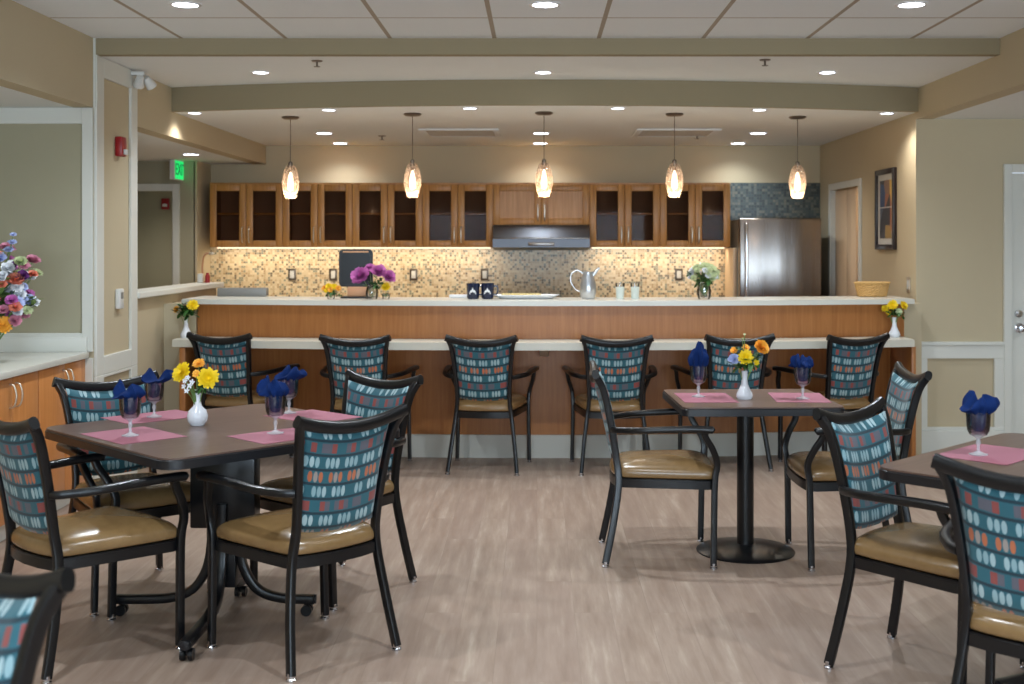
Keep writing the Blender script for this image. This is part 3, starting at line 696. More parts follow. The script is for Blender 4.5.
# ------------------------------------------------------------------ tables
def clipped(w, d, c, n=4):
    p = []
    for sx, sy, a0 in ((1, 1, 0), (-1, 1, 90), (-1, -1, 180), (1, -1, 270)):
        for k in range(n+1):
            a = R(a0+90*k/n); p.append((sx*(w/2-c)+c*math.cos(a), sy*(d/2-c)+c*math.sin(a)))
    return p
def big_table(loc, rz, label, base_rz, off=(0, 0)):
    ol = (off[0]*math.cos(rz)+off[1]*math.sin(rz), -off[0]*math.sin(rz)+off[1]*math.cos(rz), 0)
    t = thing('dining_table', label, 'table', loc, rz, 'square tables set at an angle')
    obj('tabletop', mesh(prism, clipped(1.07, 1.07, .072), .735, .741, .001), M['ttop'], t)
    obj('edge_band', mesh(prism, clipped(1.08, 1.08, .077), .700, .7365, .006, 3), M['tedge'], t)
    def col(bm):
        box(bm, -.13, .13, -.05, .05, .36, .70, .008); box(bm, -.24, .24, -.09, .09, .685, .70, .003)
        box(bm, -.05, .05, -.04, .04, .12, .40, .006)
    obj('column', mesh(col), M['black'], t, True, ol, (0, 0, base_rz))
    for k, a in enumerate((0, 90, 180, 270)):
        L = (.36, .285, .45, .56)[k]
        pts = [(.05, 0, .46), (.055, 0, .30), (.075, 0, .19), (.13, 0, .105), (.22, 0, .070), (.34, 0, .064), (L, 0, .064)]
        l = obj('leg', mesh(sweep, pts, .044, .036, (0, 1, 0), 12, 5, .5), M['black'], t, True, ol, (0, 0, base_rz+R(a)))
        def cas_(bm):
            for s in (-1, 1): sweep(bm, [(L-.03, s*.015-.008, .022), (L-.03, s*.015+.008, .022)], .044, None, (0, 0, 1), 16, 1, 1)
            sweep(bm, [(L-.03, 0, .02), (L-.03, 0, .06)], .014, None, (1, 0, 0), 8, 1, 1)
        obj('caster', mesh(cas_), M['black'], l)
        obj('end_cap', mesh(lambda bm: lathe(bm, [(.001, 0), (.018, 0), (.018, .006), (.001, .008)], n=14, close=False)), M['tedge'], l, True, (L+.001, 0, .064), (0, PI/2, 0))
    return t
T1 = big_table((-1.30, 4.97, 0), R(45), 'left square dining table with dark brown top turned cornerwise on casters', R(-45), (.04, -.118))
T3 = big_table((1.90, 4.09, 0), R(45), 'front right square dining table, cropped by the picture edge', R(-20))
T2 = thing('pedestal_table', 'small square dark-topped table on a round black pedestal base', 'table', (1.045, 5.92, 0), R(2))
obj('tabletop', mesh(prism, clipped(.755, .70, .03), .735, .741, .001), M['ttop'], T2); obj('edge_band', mesh(prism, clipped(.765, .71, .035), .700, .7365, .006, 3), M['tedge'], T2)
obj('pedestal', mesh(lambda bm: (sweep(bm, [(-.03, -.06, .02), (-.03, -.06, .69)], .082, None, (1, 0, 0), 24, 1, 1), box(bm, -.25, .19, -.09, -.03, .685, .70, .003), box(bm, -.06, 0, -.28, .16, .685, .70, .003))), M['black'], T2)
obj('base_plate', mesh(lambda bm: lathe(bm, [(.001, 0), (.236, 0), (.238, .006), (.225, .014), (.12, .028), (.05, .04), (.001, .04)], (-.03, -.06, 0), 40, False)), M['black'], T2)

# placemats
def placemat(x, y, w, d, rz, label):
    def f(bm):
        n = 8
        poly = [(-w/2, -d/2), (w/2, -d/2), (w/2, d/2), (-w/2, d/2)]
        prism(bm, poly, 0, .0012)
    o = tag(obj('placemat', mesh(f), M['mat_pink'], None, False, (x, y, .7415), (0, 0, rz)), label, 'placemat', 'pink paper placemats'); return o
placemat(-1.60, 4.755, .36, .27, R(-45), 'pink placemat at the near-left side of the left table')
placemat(-1.68, 5.26, .36, .27, R(45), 'pink placemat at the far-left side of the left table')
placemat(-1.00, 4.76, .36, .27, R(45), 'pink placemat at the near-right side of the left table')
placemat(-.985, 5.27, .36, .27, R(-42), 'pink placemat at the far-right side of the left table')
placemat(.83, 5.915, .26, .37, R(2), 'pink placemat on the left half of the small pedestal table')
placemat(1.29, 5.92, .26, .37, R(-4), 'pink placemat on the right half of the small pedestal table')
placemat(1.64, 4.33, .36, .27, R(45), 'pink placemat on the front right table')

# goblets and napkins
gob0 = None
GP = [(0.002, 0), (.033, 0), (.034, .003), (.018, .007), (.006, .014), (.005, .03), (.009, .042), (.006, .055), (.012, .063), (.030, .072), (.038, .088), (.041, .11), (.043, .155), (.0415, .155), (.039, .11), (.035, .09), (.02, .076), (.002, .072)]
def napkin(h, seed, lean, spread):
    rr = random.Random(seed); bm = bmesh.new(); n = 44; m = 18; rings = []
    ph = rr.uniform(0, 6)
    for j in range(m+1):
        t = j/m; z = .082+(h)*t; ring = []
        inside = min(1, max(0, (.150-z)/.02))
        for i in range(n):
            a = 2*PI*i/n
            r = .034+.002*t
            if z > .150:
                k = (z-.150)/(h-.068); k = max(0, min(1, k))
                r = .034+spread*math.sin(min(1, k*1.25)*PI*.62)*(1+.45*math.cos(3*a+ph)) - .022*k**3
                r += .006*math.sin(9*a+4*t)
                nz = noise.noise(Vector((math.cos(a)*1.3, math.sin(a)*1.3, t*2.2+seed*5)))
                r = max(.006, r*1.14+.022*nz*k)
                zz = z + .022*k*math.cos(2*a+ph) - .022*k*max(0, math.cos(3*a+ph)) + .014*k*nz
            else:
                r = .020+.017*min(1, (z-.08)/.04)+.0015*math.sin(8*a+3*t); zz = z; k = 0
                r = min(r, .037)
            ring.append(bm.verts.new((r*math.cos(a)+lean[0]*k, r*math.sin(a)+lean[1]*k, zz)))
        rings.append(ring)
    for p, q in zip(rings, rings[1:]):
        for i in range(n): bm.faces.new((p[i], p[(i+1) % n], q[(i+1) % n], q[i]))
    bm.faces.new(rings[0][::-1])
    c = Vector((0, 0, 0))
    for v in rings[-1]: c += v.co
    c /= n; cv = bm.verts.new(c-Vector((0, 0, .02)))
    for i in range(n): bm.faces.new((rings[-1][i], rings[-1][(i+1) % n], cv))
    return bm
GB = [(-1.605, 4.735, .7427, 'at the near-left seat of the left table', .112, 1, (-.012, 0), .022),
      (-1.675, 5.25, .7427, 'at the far-left seat of the left table', .108, 2, (.018, 0), .024),
      (-1.045, 4.795, .7427, 'at the near-right seat of the left table', .125, 3, (-.016, 0), .020),
      (-1.11, 5.37, .7427, 'at the far-right seat of the left table', .112, 4, (.016, 0), .026),
      (.80, 5.945, .7427, 'on the left half of the small pedestal table', .165, 5, (.010, 0), .012),
      (1.30, 5.87, .7427, 'on the right half of the small pedestal table', .120, 6, (-.010, 0), .018),
      (1.585, 4.31, .7427, 'on the front right table', .125, 7, (.004, 0), .022)]
NW = ['low navy napkin folded', 'navy napkin flopping to the right', 'bunched navy napkin leaning left', 'puffy navy napkin', 'tall upright navy napkin', 'pointed navy napkin', 'bright navy napkin with two loops']
for i, (x, y, z, s, h, sd, ln, sp) in enumerate(GB):
    if gob0 is None:
        gob0 = thing('goblet', 'clear stemmed glass goblet '+s, 'goblet', (x, y, z), 0, 'stemmed goblets on the tables')
        obj('bowl', mesh(lambda bm: lathe(bm, GP[9:], n=28, close=False)), M['clear'], gob0)
        obj('stem', mesh(lambda bm: lathe(bm, GP[1:10]+[(.002, .074)], n=24)), M['glassleg'], gob0)
    else: dup(gob0, (x, y, z), 0, 'clear stemmed glass goblet '+s)
    tag(obj('napkin', napkin(h, sd, ln, sp), M['navy'], None, True, (x, y, z)), NW[i]+' in goblet '+s, 'napkin', 'navy cloth napkins')

# ------------------------------------------------------------------ flowers
def petal(bm, c, d, up, L, W, curl):
    d = d.normalized(); s = d.cross(up).normalized(); rows = []
    for k, (a, w) in enumerate(((0, .25), (.35, .85), (.7, 1), (1, .45))):
        p = c+d*L*a+up*(curl*a*a*L)
        rows.append([bm.verts.new(p-s*W*w/2+up*W*.12*w), bm.verts.new(p), bm.verts.new(p+s*W*w/2+up*W*.12*w)])
    for a, b in zip(rows, rows[1:]):
        for i in range(2): bm.faces.new((a[i], a[i+1], b[i+1], b[i]))
def bloom(bm, c, r, nrm, kind='mum', seed=0):
    rr = random.Random(seed); c = Vector(c); n = Vector(nrm).normalized(); a = n.orthogonal().normalized(); b = n.cross(a)
    lay = {'mum': ((16, 1, .15), (14, .85, .5), (10, .65, 1.0), (7, .4, 1.8)), 'peony': ((8, 1, .35), (8, .95, .8), (7, .8, 1.3), (6, .6, 2.0), (5, .4, 3)), 'daisy': ((9, 1, .1), (7, .5, .8)), 'tiny': ((5, 1, .3),)}[kind]
    for li, (m, rs, cu) in enumerate(lay):
        for k in range(m):
            t = 2*PI*(k+.5*(li % 2))/m+rr.uniform(-.1, .1); d = a*math.cos(t)+b*math.sin(t)
            petal(bm, c+n*(.02*li*r), d+n*cu*.35, n, r*rs*rr.uniform(.88, 1.08)/(1+cu*.15), r*(.36 if kind == 'mum' else .8 if kind == 'peony' else .55), cu*.35)
def flower_bunch(name, label, cat, loc, flowers, leaves, stems_from, leafmat='leaf', group=None, stem_h=.1):
    t = thing(name, label, cat, loc, 0, group)
    for i, (x, y, z, r, m, kind) in enumerate(flowers):
        n = Vector((x, y-.06, max(.02, z-stem_h*.6))).normalized()+Vector((0, -.5, .25))
        obj('bloom', mesh(bloom, (x, y, z), r, n, kind, i), M[m], t, True)
    def st(bm):
        for (x, y, z, r, m, kind) in flowers:
            sweep(bm, [(x*.08, y*.08, stems_from), (x*.4, y*.4, stems_from+(z-stems_from)*.5), (x, y, z)], .004, None, (1, 0, 0), 5, 4, 1)
    obj('stems', mesh(st), M['leaf2'], t)
    def lf(bm):
        rr = random.Random(5)
        for (x, y, z, L, n) in leaves:
            for k in range(n):
                a = rr.uniform(0, 2*PI); d = Vector((math.cos(a), math.sin(a), rr.uniform(-.3, .8)))
                c = Vector((x+rr.uniform(-1, 1)*L*.5, y+rr.uniform(-1, 1)*L*.5, z+rr.uniform(-1, 1)*L*.5))
                petal(bm, c, d, Vector((0, .2, 1)), L*rr.uniform(.6, 1.1), L*.42, rr.uniform(-.5, .3))
    o = obj('foliage', mesh(lf), M[leafmat], t, True); o['kind'] = 'stuff'
    return t
# bud vase (right table, ledge ends): tall neck; round vase (left table)
def bud(bm):
    lathe(bm, [(.001, 0), (.034, 0), (.040, .012), (.038, .028), (.026, .05), (.016, .075), (.0135, .105), (.015, .138), (.013, .138), (.011, .1), (.010, .08), (.001, .07)], n=28, close=False)
def rou(bm):
    lathe(bm, [(.001, 0), (.028, 0), (.040, .018), (.043, .04), (.036, .062), (.018, .08), (.0135, .10), (.016, .135), (.014, .135), (.0115, .1), (.001, .09)], n=28, close=False)
V2 = tag(obj('bud_vase', mesh(bud), M['porcelain'], None, True, (1.015, 5.87, .7415)), 'white narrow-necked vase in the middle of the small pedestal table', 'vase', 'white flower vases')
V1 = tag(obj('bud_vase', mesh(rou), M['porcelain'], None, True, (-1.42, 5.02, .7415)), 'white round-bellied vase in the middle of the left table', 'vase', 'white flower vases')
tag(obj('bud_vase', mesh(bud), M['porcelain'], None, True, (-2.43, 8.31, .8505)), 'white vase at the left end of the bar ledge', 'vase', 'white flower vases')
tag(obj('bud_vase', mesh(bud), M['porcelain'], None, True, (2.49, 8.36, .8505)), 'white vase at the right end of the bar ledge', 'vase', 'white flower vases')
flower_bunch('flower_bunch', 'yellow, orange and pale blue flowers in the white vase on the small pedestal table', 'flowers', (1.015, 5.87, .7415+.12),
    [(.0, -.03, .085, .040, 'yellow', 'mum'), (.078, 0, .128, .045, 'orangep', 'peony'), (-.055, -.02, .075, .030, 'paleblue', 'peony'), (.008, .01, .128, .022, 'orangep', 'mum'), (-.048, .02, .115, .022, 'orangep', 'mum'), (.055, -.02, .06, .018, 'yellow', 'daisy'), (.0, .0, .195, .008, 'creamg', 'tiny'), (-.01, 0, .175, .007, 'creamg', 'tiny')],
    [(0, 0, .05, .06, 50), (.05, 0, .08, .05, 18), (-.02, 0, .10, .05, 14)], -.06)
flower_bunch('flower_bunch', 'bright yellow blooms with small white sprigs in the round vase on the left table', 'flowers', (-1.42, 5.02, .7415+.12),
    [(-.062, -.01, .100, .046, 'yellow', 'mum'), (.052, -.03, .080, .048, 'yellow', 'mum'), (.0, .02, .135, .028, 'orangep', 'mum'), (-.02, -.04, .05, .014, 'whitep', 'tiny'), (-.04, -.04, .07, .014, 'whitep', 'tiny'), (-.03, -.05, .03, .013, 'whitep', 'tiny'), (-.01, -.045, .065, .013, 'whitep', 'tiny'), (-.048, -.03, .045, .013, 'whitep', 'tiny'), (.0, -.02, .098, .018, 'orangep', 'daisy'), (-.025, -.05, .085, .012, 'whitep', 'tiny')],
    [(.01, 0, .03, .035, 26), (.03, 0, .05, .03, 10)], -.06)
flower_bunch('flower_bunch', 'yellow and orange flowers with dark leaves in the vase at the ledge\'s left end', 'flowers', (-2.43, 8.31, .8505+.12),
    [(.052, -.02, .105, .042, 'yellow', 'mum'), (-.068, 0, .075, .028, 'orangep', 'mum')], [(0, 0, .06, .065, 60), (-.03, 0, .09, .05, 20), (.04, 0, .05, .05, 16)], -.06)
flower_bunch('flower_bunch', 'bushy yellow flowers in the vase at the ledge\'s right end', 'flowers', (2.49, 8.36, .8505+.12),
    [(-.02, -.02, .105, .040, 'yellow', 'mum'), (.065, 0, .10, .036, 'yellow', 'mum'), (-.065, 0, .08, .028, 'yellow', 'mum'), (-.04, 0, .05, .018, 'yellow', 'daisy'), (.02, -.04, .06, .026, 'creamg', 'daisy')], [(0, 0, .05, .05, 50), (.05, 0, .04, .04, 14)], -.06)
# big bouquet in the alcove
bc = (-2.875, 6.42, .868)
vz = tag(obj('glass_vase', mesh(lambda bm: lathe(bm, [(.001, 0), (.05, 0), (.055, .01), (.05, .08), (.06, .18), (.075, .22), (.071, .22), (.056, .18), (.046, .08), (.05, .012), (.001, .01)], n=28, close=False)), M['clear'], None, True, (bc[0]-.06, bc[1], bc[2])), 'clear glass vase of the big bouquet on the alcove counter at left edge', 'vase')
fl = []
rb = random.Random(11); pal = ['paleblue', 'whitep', 'mauve', 'paleblue', 'salmon', 'pinkp', 'creamg', 'paleblue', 'whitep', 'pinkp', 'purple']
for k in range(56):
    a = rb.uniform(0, 2*PI); e = rb.uniform(-.5, 1.2); rr_ = rb.uniform(.16, .26)
    x = rr_*math.cos(a)*math.cos(e)*1.05; y = rr_*math.sin(a)*math.cos(e)*.9; z = .40+rr_*math.sin(e)*.95
    fl.append((x, y, z, rb.uniform(.026, .046), pal[rb.randrange(len(pal))], rb.choice(['mum', 'peony', 'mum'])))
for k in range(32): fl.append((rb.uniform(.02, .25), rb.uniform(-.2, -.08), rb.uniform(.22, .56), rb.uniform(.024, .040), pal[rb.randrange(len(pal))], rb.choice(['mum', 'peony'])))
for q in ((.20, -.12, .44, .05, 'salmon', 'peony'), (.15, -.17, .21, .055, 'orangep', 'mum'), (.13, -.05, .60, .03, 'paleblue', 'mum'), (.15, -.05, .64, .026, 'paleblue', 'mum'), (.155, -.05, .68, .02, 'paleblue', 'mum'), (.10, -.1, .55, .045, 'paleblue', 'peony'), (.25, -.1, .28, .03, 'creamg', 'mum'), (.17, -.15, .50, .04, 'whitep', 'peony'), (.11, -.2, .33, .045, 'purple', 'peony'), (.22, -.12, .36, .036, 'whitep', 'peony')): fl.append(q)
flower_bunch('bouquet', 'large mixed bouquet of blue, mauve, salmon and orange flowers at the left edge', 'flowers', (bc[0]-.06, bc[1], bc[2]), fl,
    [(0, 0, .36, .14, 200), (.1, -.1, .38, .09, 70), (.18, -.05, .3, .07, 40), (.08, -.1, .22, .08, 50), (.25, -.05, .32, .06, 26), (.12, -.1, .45, .06, 30)], .03, 'leaf2')

# ------------------------------------------------------------------ alcove cabinets
YC0 = 5.02
for i, (y0, y1, lb) in enumerate(((6.375, 7.035, 'orange wood base cabinet next to the white-framed pillar'), (5.70, 6.365, 'orange wood base cabinet at the left picture edge'), (5.03, 5.69, 'orange wood base cabinet nearest the camera'))):
    t = thing('base_cabinet', lb, 'cabinet', (-3.0, (y0+y1)/2, 0), 0, 'orange base cabinets in the alcove')
    P('body', B(-3.44, -2.665, y0, y1, .10, .83), M['cab_orange'], t, False); P('toe_kick', B(-3.40, -2.70, y0, y1, 0, .10), M['trim'], t)
    ym = (y0+y1)/2+.02
    for s, (a, b) in ((-1, (y0+.002, ym-.0015)), (1, (ym+.0015, y1-.002))):
        d = P('door', B(-2.665, -2.645, a, b, .105, .825, .002), M['cab_orange'], t)
        hy = ym+s*.035
        h = P('handle', mesh(sweep, [(-2.647, hy, .675), (-2.622, hy, .685), (-2.610, hy, .735), (-2.622, hy, .785), (-2.647, hy, .795)], .010, None, (0, 1, 0), 10, 5, 1), M['nickel'], t); h.parent = d; h.matrix_parent_inverse = Matrix()
ac = thing('alcove_worktop', 'pale stone worktop over the orange cabinets at left', 'worktop', (-3.0, 6.0, .85))
P('slab', B(-3.45, -2.62, 4.9, YB1-.019, .832, .868, .004), M['quartz'], ac); P('upstand', B(-3.45, XL-.03, YB1-.035, YB1-.019, .868, .955, .003), M['trim'], ac)

# ------------------------------------------------------------------ wall fittings
t = thing('fire_alarm', 'red fire alarm horn with white strobe on the white-framed pillar', 'fire alarm', (XL+.001, 7.43, 2.10))
obj('housing', B(0, .045, -.045, .045, -.06, .062, .008), M['red'], t); obj('strobe', B(.045, .062, -.025, .025, -.05, -.015, .006), M['wplastic'], t)
t = thing('wall_thermostat', 'white thermostat box on the pillar beside the alcove', 'thermostat', (XL+.001, 7.43, 1.16))
obj('housing', B(0, .03, -.04, .04, -.062, .062, .008), M['wplastic'], t); obj('display', B(.03, .032, -.02, .022, .0, .04), M['grey'], t)
t = thing('emergency_light', 'white twin-head emergency light under the ceiling at the pillar top', 'emergency light', (-2.52, 7.66, 2.585))
obj('mount', B(-.09, .02, -.03, .03, -.012, .012, .005), M['wplastic'], t)
for dx, dy, ry in ((-.01, -.02, 25), (.03, .03, -25)):
    obj('lamp_head', mesh(lambda bm: lathe(bm, [(.001, .03), (.022, .03), (.028, .0), (.036, -.04), (.034, -.044), (.001, -.04)], n=20, close=False)), M['wplastic'], t, True, (dx, dy, -.045), (R(35), R(ry), 0))
t = thing('fire_strobe', 'small red fire strobe on the room wall seen through the corridor doorway', 'fire alarm', (X_(166, 12.9), 12.899, Z_(204, 12.9)))
obj('housing', B(-.04, .04, -.04, 0, -.06, .06, .008), M['red'], t); obj('strobe', B(-.025, .025, -.052, -.04, -.03, .0, .004), M['wplastic'], t)
# exit sign hanging from the low corridor ceiling, face towards +X
t = thing('exit_sign', 'green illuminated EXIT sign under the low corridor ceiling', 'sign', (-3.27, 10.95, 2.17))
obj('housing', B(-.035, .012, -.16, .16, -.09, .09, .005), M['wplastic'], t); obj('lit_face', B(.012, .015, -.15, .15, -.082, .082), M['exitg'], t, False)
def text_mesh(s, size, ext=.001):
    cu = bpy.data.curves.new('txt', 'FONT'); cu.body = s; cu.size = size; cu.align_x = 'CENTER'; cu.align_y = 'CENTER'; cu.extrude = ext
    o = bpy.data.objects.new('txt', cu); COL.objects.link(o); dg = bpy.context.evaluated_depsgraph_get()
    me = bpy.data.meshes.new_from_object(o.evaluated_get(dg)); bpy.data.objects.remove(o); return me
me = text_mesh('EXIT', .15); me.materials.clear(); me.materials.append(M['exitd'])
o = bpy.data.objects.new('lettering', me); COL.objects.link(o); o.parent = t; o.location = (.0165, 0, 0); o.rotation_euler = (PI/2, 0, PI/2)
obj('canopy', B(-.04, .01, -.05, .05, .085, .098), M['wplastic'], t)
# switch near column
t = thing('wall_switch', 'small light switch on the beige wall above the bar\'s right end', 'switch', (XR-.001, 8.76, 1.2))
obj('cover_plate', B(-.006, 0, -.037, .037, -.057, .057, .002), M['nickel'], t); obj('rocker', B(-.01, -.006, -.012, .012, -.03, .03, .001), M['wplastic'], t)
# framed picture on the right kitchen wall
t = thing('framed_picture', 'tall dark-framed abstract blue and orange picture on the beige wall', 'picture', (XR-.001, 9.30, 1.767))
def pf(bm):
    a, b = .25, .312; w = .04
    box(bm, -.03, 0, -a, -a+w, -b, b, .004); box(bm, -.03, 0, a-w, a, -b, b, .004); box(bm, -.03, 0, -a+w, a-w, -b, -b+w, .004); box(bm, -.03, 0, -a+w, a-w, b-w, b, .004)
obj('frame', mesh(pf), M['dark'], t); obj('mount_board', B(-.012, -.008, -.22, .22, -.28, .28), M['wplastic'], t, False)
def mk_art():
    n = NT('abstract_art'); v = n.coord(scale=(1, 3.2, 2.0), loc=(3.1, 1.4, .3)); w = n.n('ShaderNodeTexVoronoi'); n.l(v, w.inputs['Vector']); w.inputs['Scale'].default_value = 2.6; w.feature = 'F1'
    s = n.n('ShaderNodeSeparateColor'); n.l(w.outputs['Color'], s.inputs[0])
    c = n.ramp(s.outputs[0], [(0, (30, 44, 84)), (.3, (52, 80, 124)), (.5, (120, 116, 104)), (.62, (170, 104, 76)), (.72, (210, 170, 80)), (.82, (50, 52, 60))])
    n.l(c, n.b.inputs['Base Color']); return n.fin(None, .4)
obj('artwork', mesh(lambda bm: (box(bm, -.015, -.012, -.15, .15, .02, .225), box(bm, -.015, -.012, -.15, .15, -.225, .01))), mk_art(), t, False)
# bifold closet doors and shelves
bd = thing('bifold_door', 'cream bifold closet door partly open in the kitchen\'s right wall', 'door', (XR+.05, 10.6, 0))
P('door_panel', B(XR+.03, XR+.055, 10.66, 11.045, .02, 1.985, .004), M['cream'], bd); P('door_panel', B(XR+.03, XR+.055, 10.34, 10.652, .02, 1.985, .004), M['cream'], bd)
sh = thing('closet_shelving', 'orange-brown wooden shelving glimpsed inside the closet', 'shelving', (3.1, 10.2, 0))
P('back_board', B(2.84, 3.39, 11.37, 11.395, 0, 2.2), M['cab_orange'], sh)
for z in (.6, 1.0, 1.45, 1.75): P('shelf', B(2.84, 3.39, 11.10, 11.37, z, z+.03), M['cab_orange'], sh)
tag(obj('storage_bin', B(2.86, 3.2, 11.12, 11.36, 1.031, 1.40, .02), M['dark'], None), 'dark storage bin on the closet shelf', 'bin')

# ------------------------------------------------------------------ things on the bar worktop
ZT = 1.1155
def bx(px, Y): return X_(px, Y)
Y0 = 8.36
# standing black display panel on tan block
t = thing('display_panel', 'black rounded panel standing upright on a tan block on the bar', 'display', (bx(356, 8.52), 8.52, ZT))
obj('base_plate', B(-.10, .115, -.07, .07, 0, .012, .004), M['tedge'], t); obj('block', B(-.055, .085, -.045, .045, .012, .080, .006), M['tan'], t)
def rp(bm):
    prism(bm, clipped(.24, .265, .03), -.012, .012, .004)
obj('panel_rim', mesh(rp), M['tedge'], t, True, (0, 0, .2125), (PI/2, 0, 0)); obj('panel_face', mesh(lambda bm: prism(bm, clipped(.205, .22, .015), 0, .003)), M['black'], t, True, (0, -.0125, .207), (PI/2, 0, 0))
obj('rim_strip', B(-.09, .09, -.016, -.0125, .322, .333, .001), M['tan'], t)
# mauve peonies
def gv(bm, h=.10, r=.045):
    lathe(bm, [(.001, 0), (r*.8, 0), (r*.95, h*.2), (r, h*.5), (r*.8, h*.85), (r*.95, h), (r*.9, h), (r*.74, h*.85), (r*.93, h*.5), (r*.85, h*.2), (.001, .008)], n=24, close=False)
x = bx(372, Y0)
tag(obj('glass_vase', mesh(gv), M['clear'], None, True, (x, Y0, ZT)), 'round glass vase holding mauve peonies on the bar', 'vase')
flower_bunch('peony_bunch', 'large mauve peonies in a glass vase on the bar', 'flowers', (x, Y0, ZT),
    [(-.07, -.03, .155, .075, 'mauve', 'peony'), (.045, -.01, .185, .062, 'mauve', 'peony'), (.115, 0, .150, .055, 'mauve', 'peony'), (-.02, .03, .205, .045, 'mauve', 'peony')],
    [(.01, 0, .09, .05, 36), (.05, 0, .12, .05, 14), (0, 0, .04, .03, 14)], .015)
def pot(px, label, lab2, fl_, lv, Y=Y0):
    x = bx(px, Y)
    tag(obj('flower_pot', mesh(lambda bm: lathe(bm, [(.001, 0), (.024, 0), (.030, .035), (.028, .035), (.001, .03)], n=20, close=False)), M['clear'], None, True, (x, Y, ZT)), label, 'vase')
    flower_bunch('flower_bunch', lab2, 'flowers', (x, Y, ZT), fl_, lv, .01)
pot(331, 'small glass pot of orange-yellow flowers at the left of the black panel', 'low cluster of orange-yellow flowers left of the black panel',
    [(-.045, 0, .075, .024, 'orangep', 'mum'), (-.015, -.02, .09, .024, 'yellow', 'mum'), (.02, 0, .085, .026, 'yellow', 'mum'), (.05, 0, .075, .022, 'orangep', 'mum'), (.0, -.03, .065, .022, 'orangep', 'mum'), (-.03, -.02, .06, .018, 'yellow', 'mum')], [(0, 0, .045, .04, 40), (.06, 0, .03, .03, 10)])
pot(386, 'small glass pot with one yellow flower beside the peony vase', 'single small yellow flower beside the peony vase', [(0, 0, .085, .034, 'yellow', 'mum')], [(0, 0, .03, .025, 18)])
# mugs
def mugb(bm):
    lathe(bm, [(.001, 0), (.036, 0), (.042, .01), (.046, .11), (.043, .11), (.039, .012), (.001, .008)], n=28, close=False)
    sweep(bm, [(.044, 0, .09), (.066, 0, .088), (.072, 0, .06), (.062, 0, .034), (.041, 0, .03)], .012, None, (0, 1, 0), 8, 5, 1)
def logo(bm):
    def tri(pts):
        vs = [bm.verts.new((q[0], -math.sqrt(max(0, (.0455)**2-q[0]**2))-.0012, q[1])) for q in pts]; bm.faces.new(vs)
    tri([(-.024, .045), (-.006, .045), (-.011, .066)]); tri([(-.012, .050), (.012, .050), (.0, .082)]); tri([(.006, .045), (.024, .045), (.012, .066)])
    tri([(-.024, .036), (.024, .036), (.024, .042), (-.024, .042)])
mg = thing('mug', 'navy mug with white peak emblem, left of the pair on the bar', 'mug', (bx(473, Y0), Y0, ZT), 0, 'navy mugs on the bar')
obj('cup', mesh(mugb), M['mug'], mg); obj('emblem', mesh(logo), M['whitep'], mg, False)
dup(mg, (bx(487.5, Y0), Y0+.01, ZT), 0, 'navy mug with white peak emblem, right of the pair on the bar')
tag(obj('side_plate', mesh(lambda bm: box(bm, -.09, .09, -.06, .06, 0, .022, .008)), M['porcelain'], None, True, (bx(462, 8.58), 8.585, ZT)), 'low white rectangular dish behind the navy mugs', 'plate')
# platter with pastries
pt = thing('serving_platter', 'long white platter with rims on the bar in front of the range', 'platter', (bx(526, Y0+.02), Y0+.04, ZT))
def plat(bm):
    n = 36; rings = []
    for sx, sy, z in ((.70, .6, 0), (.78, .75, .004), (1, 1, .028), (.97, .96, .030), (.76, .72, .012), (.1, .1, .010)):
        rings.append([bm.verts.new((.235*sx*math.copysign(abs(math.cos(a))**.6, math.cos(a)), .10*sy*math.copysign(abs(math.sin(a))**.6, math.sin(a)), z)) for a in [2*PI*i/n for i in range(n)]])
    for a, b in zip(rings, rings[1:]):
        for j in range(n): bm.faces.new((a[j], a[(j+1) % n], b[(j+1) % n], b[j]))
    bm.faces.new(rings[0][::-1]); bm.faces.new(rings[-1])
obj('dish', mesh(plat), M['porcelain'], pt)
pc = None
rp_ = random.Random(3)
for k in range(26):
    px_, py_ = -.16+.021*(k % 13)+rp_.uniform(-.003, .003), (-.03 if k < 13 else .03)+rp_.uniform(-.01, .01)
    if pc is None:
        pc = tag(obj('pastry', mesh(lambda bm: lathe(bm, [(.001, 0), (.013, 0), (.016, .010), (.010, .022), (.001, .026)], n=10, close=False)), M['food'], None), 'small golden pastry in two rows on the white platter', 'pastry', 'pastries on the platter'); o = pc
    else: o = pc.copy(); COL.objects.link(o)
    o.location = (bx(526, Y0+.02)+px_, Y0+.04+py_, ZT+.0125); o.rotation_euler = (0, 0, rp_.uniform(0, 6))
# steel pitcher
pj = thing('pitcher', 'brushed steel water pitcher with curved handle on the bar', 'pitcher', (bx(588, Y0), Y0, ZT))
def pb(bm):
    lathe(bm, [(.001, 0), (.042, 0), (.050, .012), (.058, .06), (.056, .10), (.044, .15), (.036, .178), (.038, .19), (.035, .19), (.033, .178), (.04, .15), (.052, .1), (.001, .02)], n=32, close=False)
obj('body', mesh(pb), M['pewter'], pj)
obj('handle', mesh(sweep, [(-.036, 0, .178), (-.075, 0, .200), (-.115, 0, .175), (-.118, 0, .12), (-.085, 0, .065), (-.055, 0, .055)], .012, .010, (0, 1, 0), 10, 6, 1), M['pewter'], pj)
def spt(bm):
    sweep(bm, [(.02, 0, .150), (.045, 0, .178), (.064, 0, .205), (.082, 0, .216)], lambda k: .048-.022*k, lambda k: .030-.014*k, (0, 1, 0), 12, 5, .8)
obj('spout', mesh(spt), M['pewter'], pj)
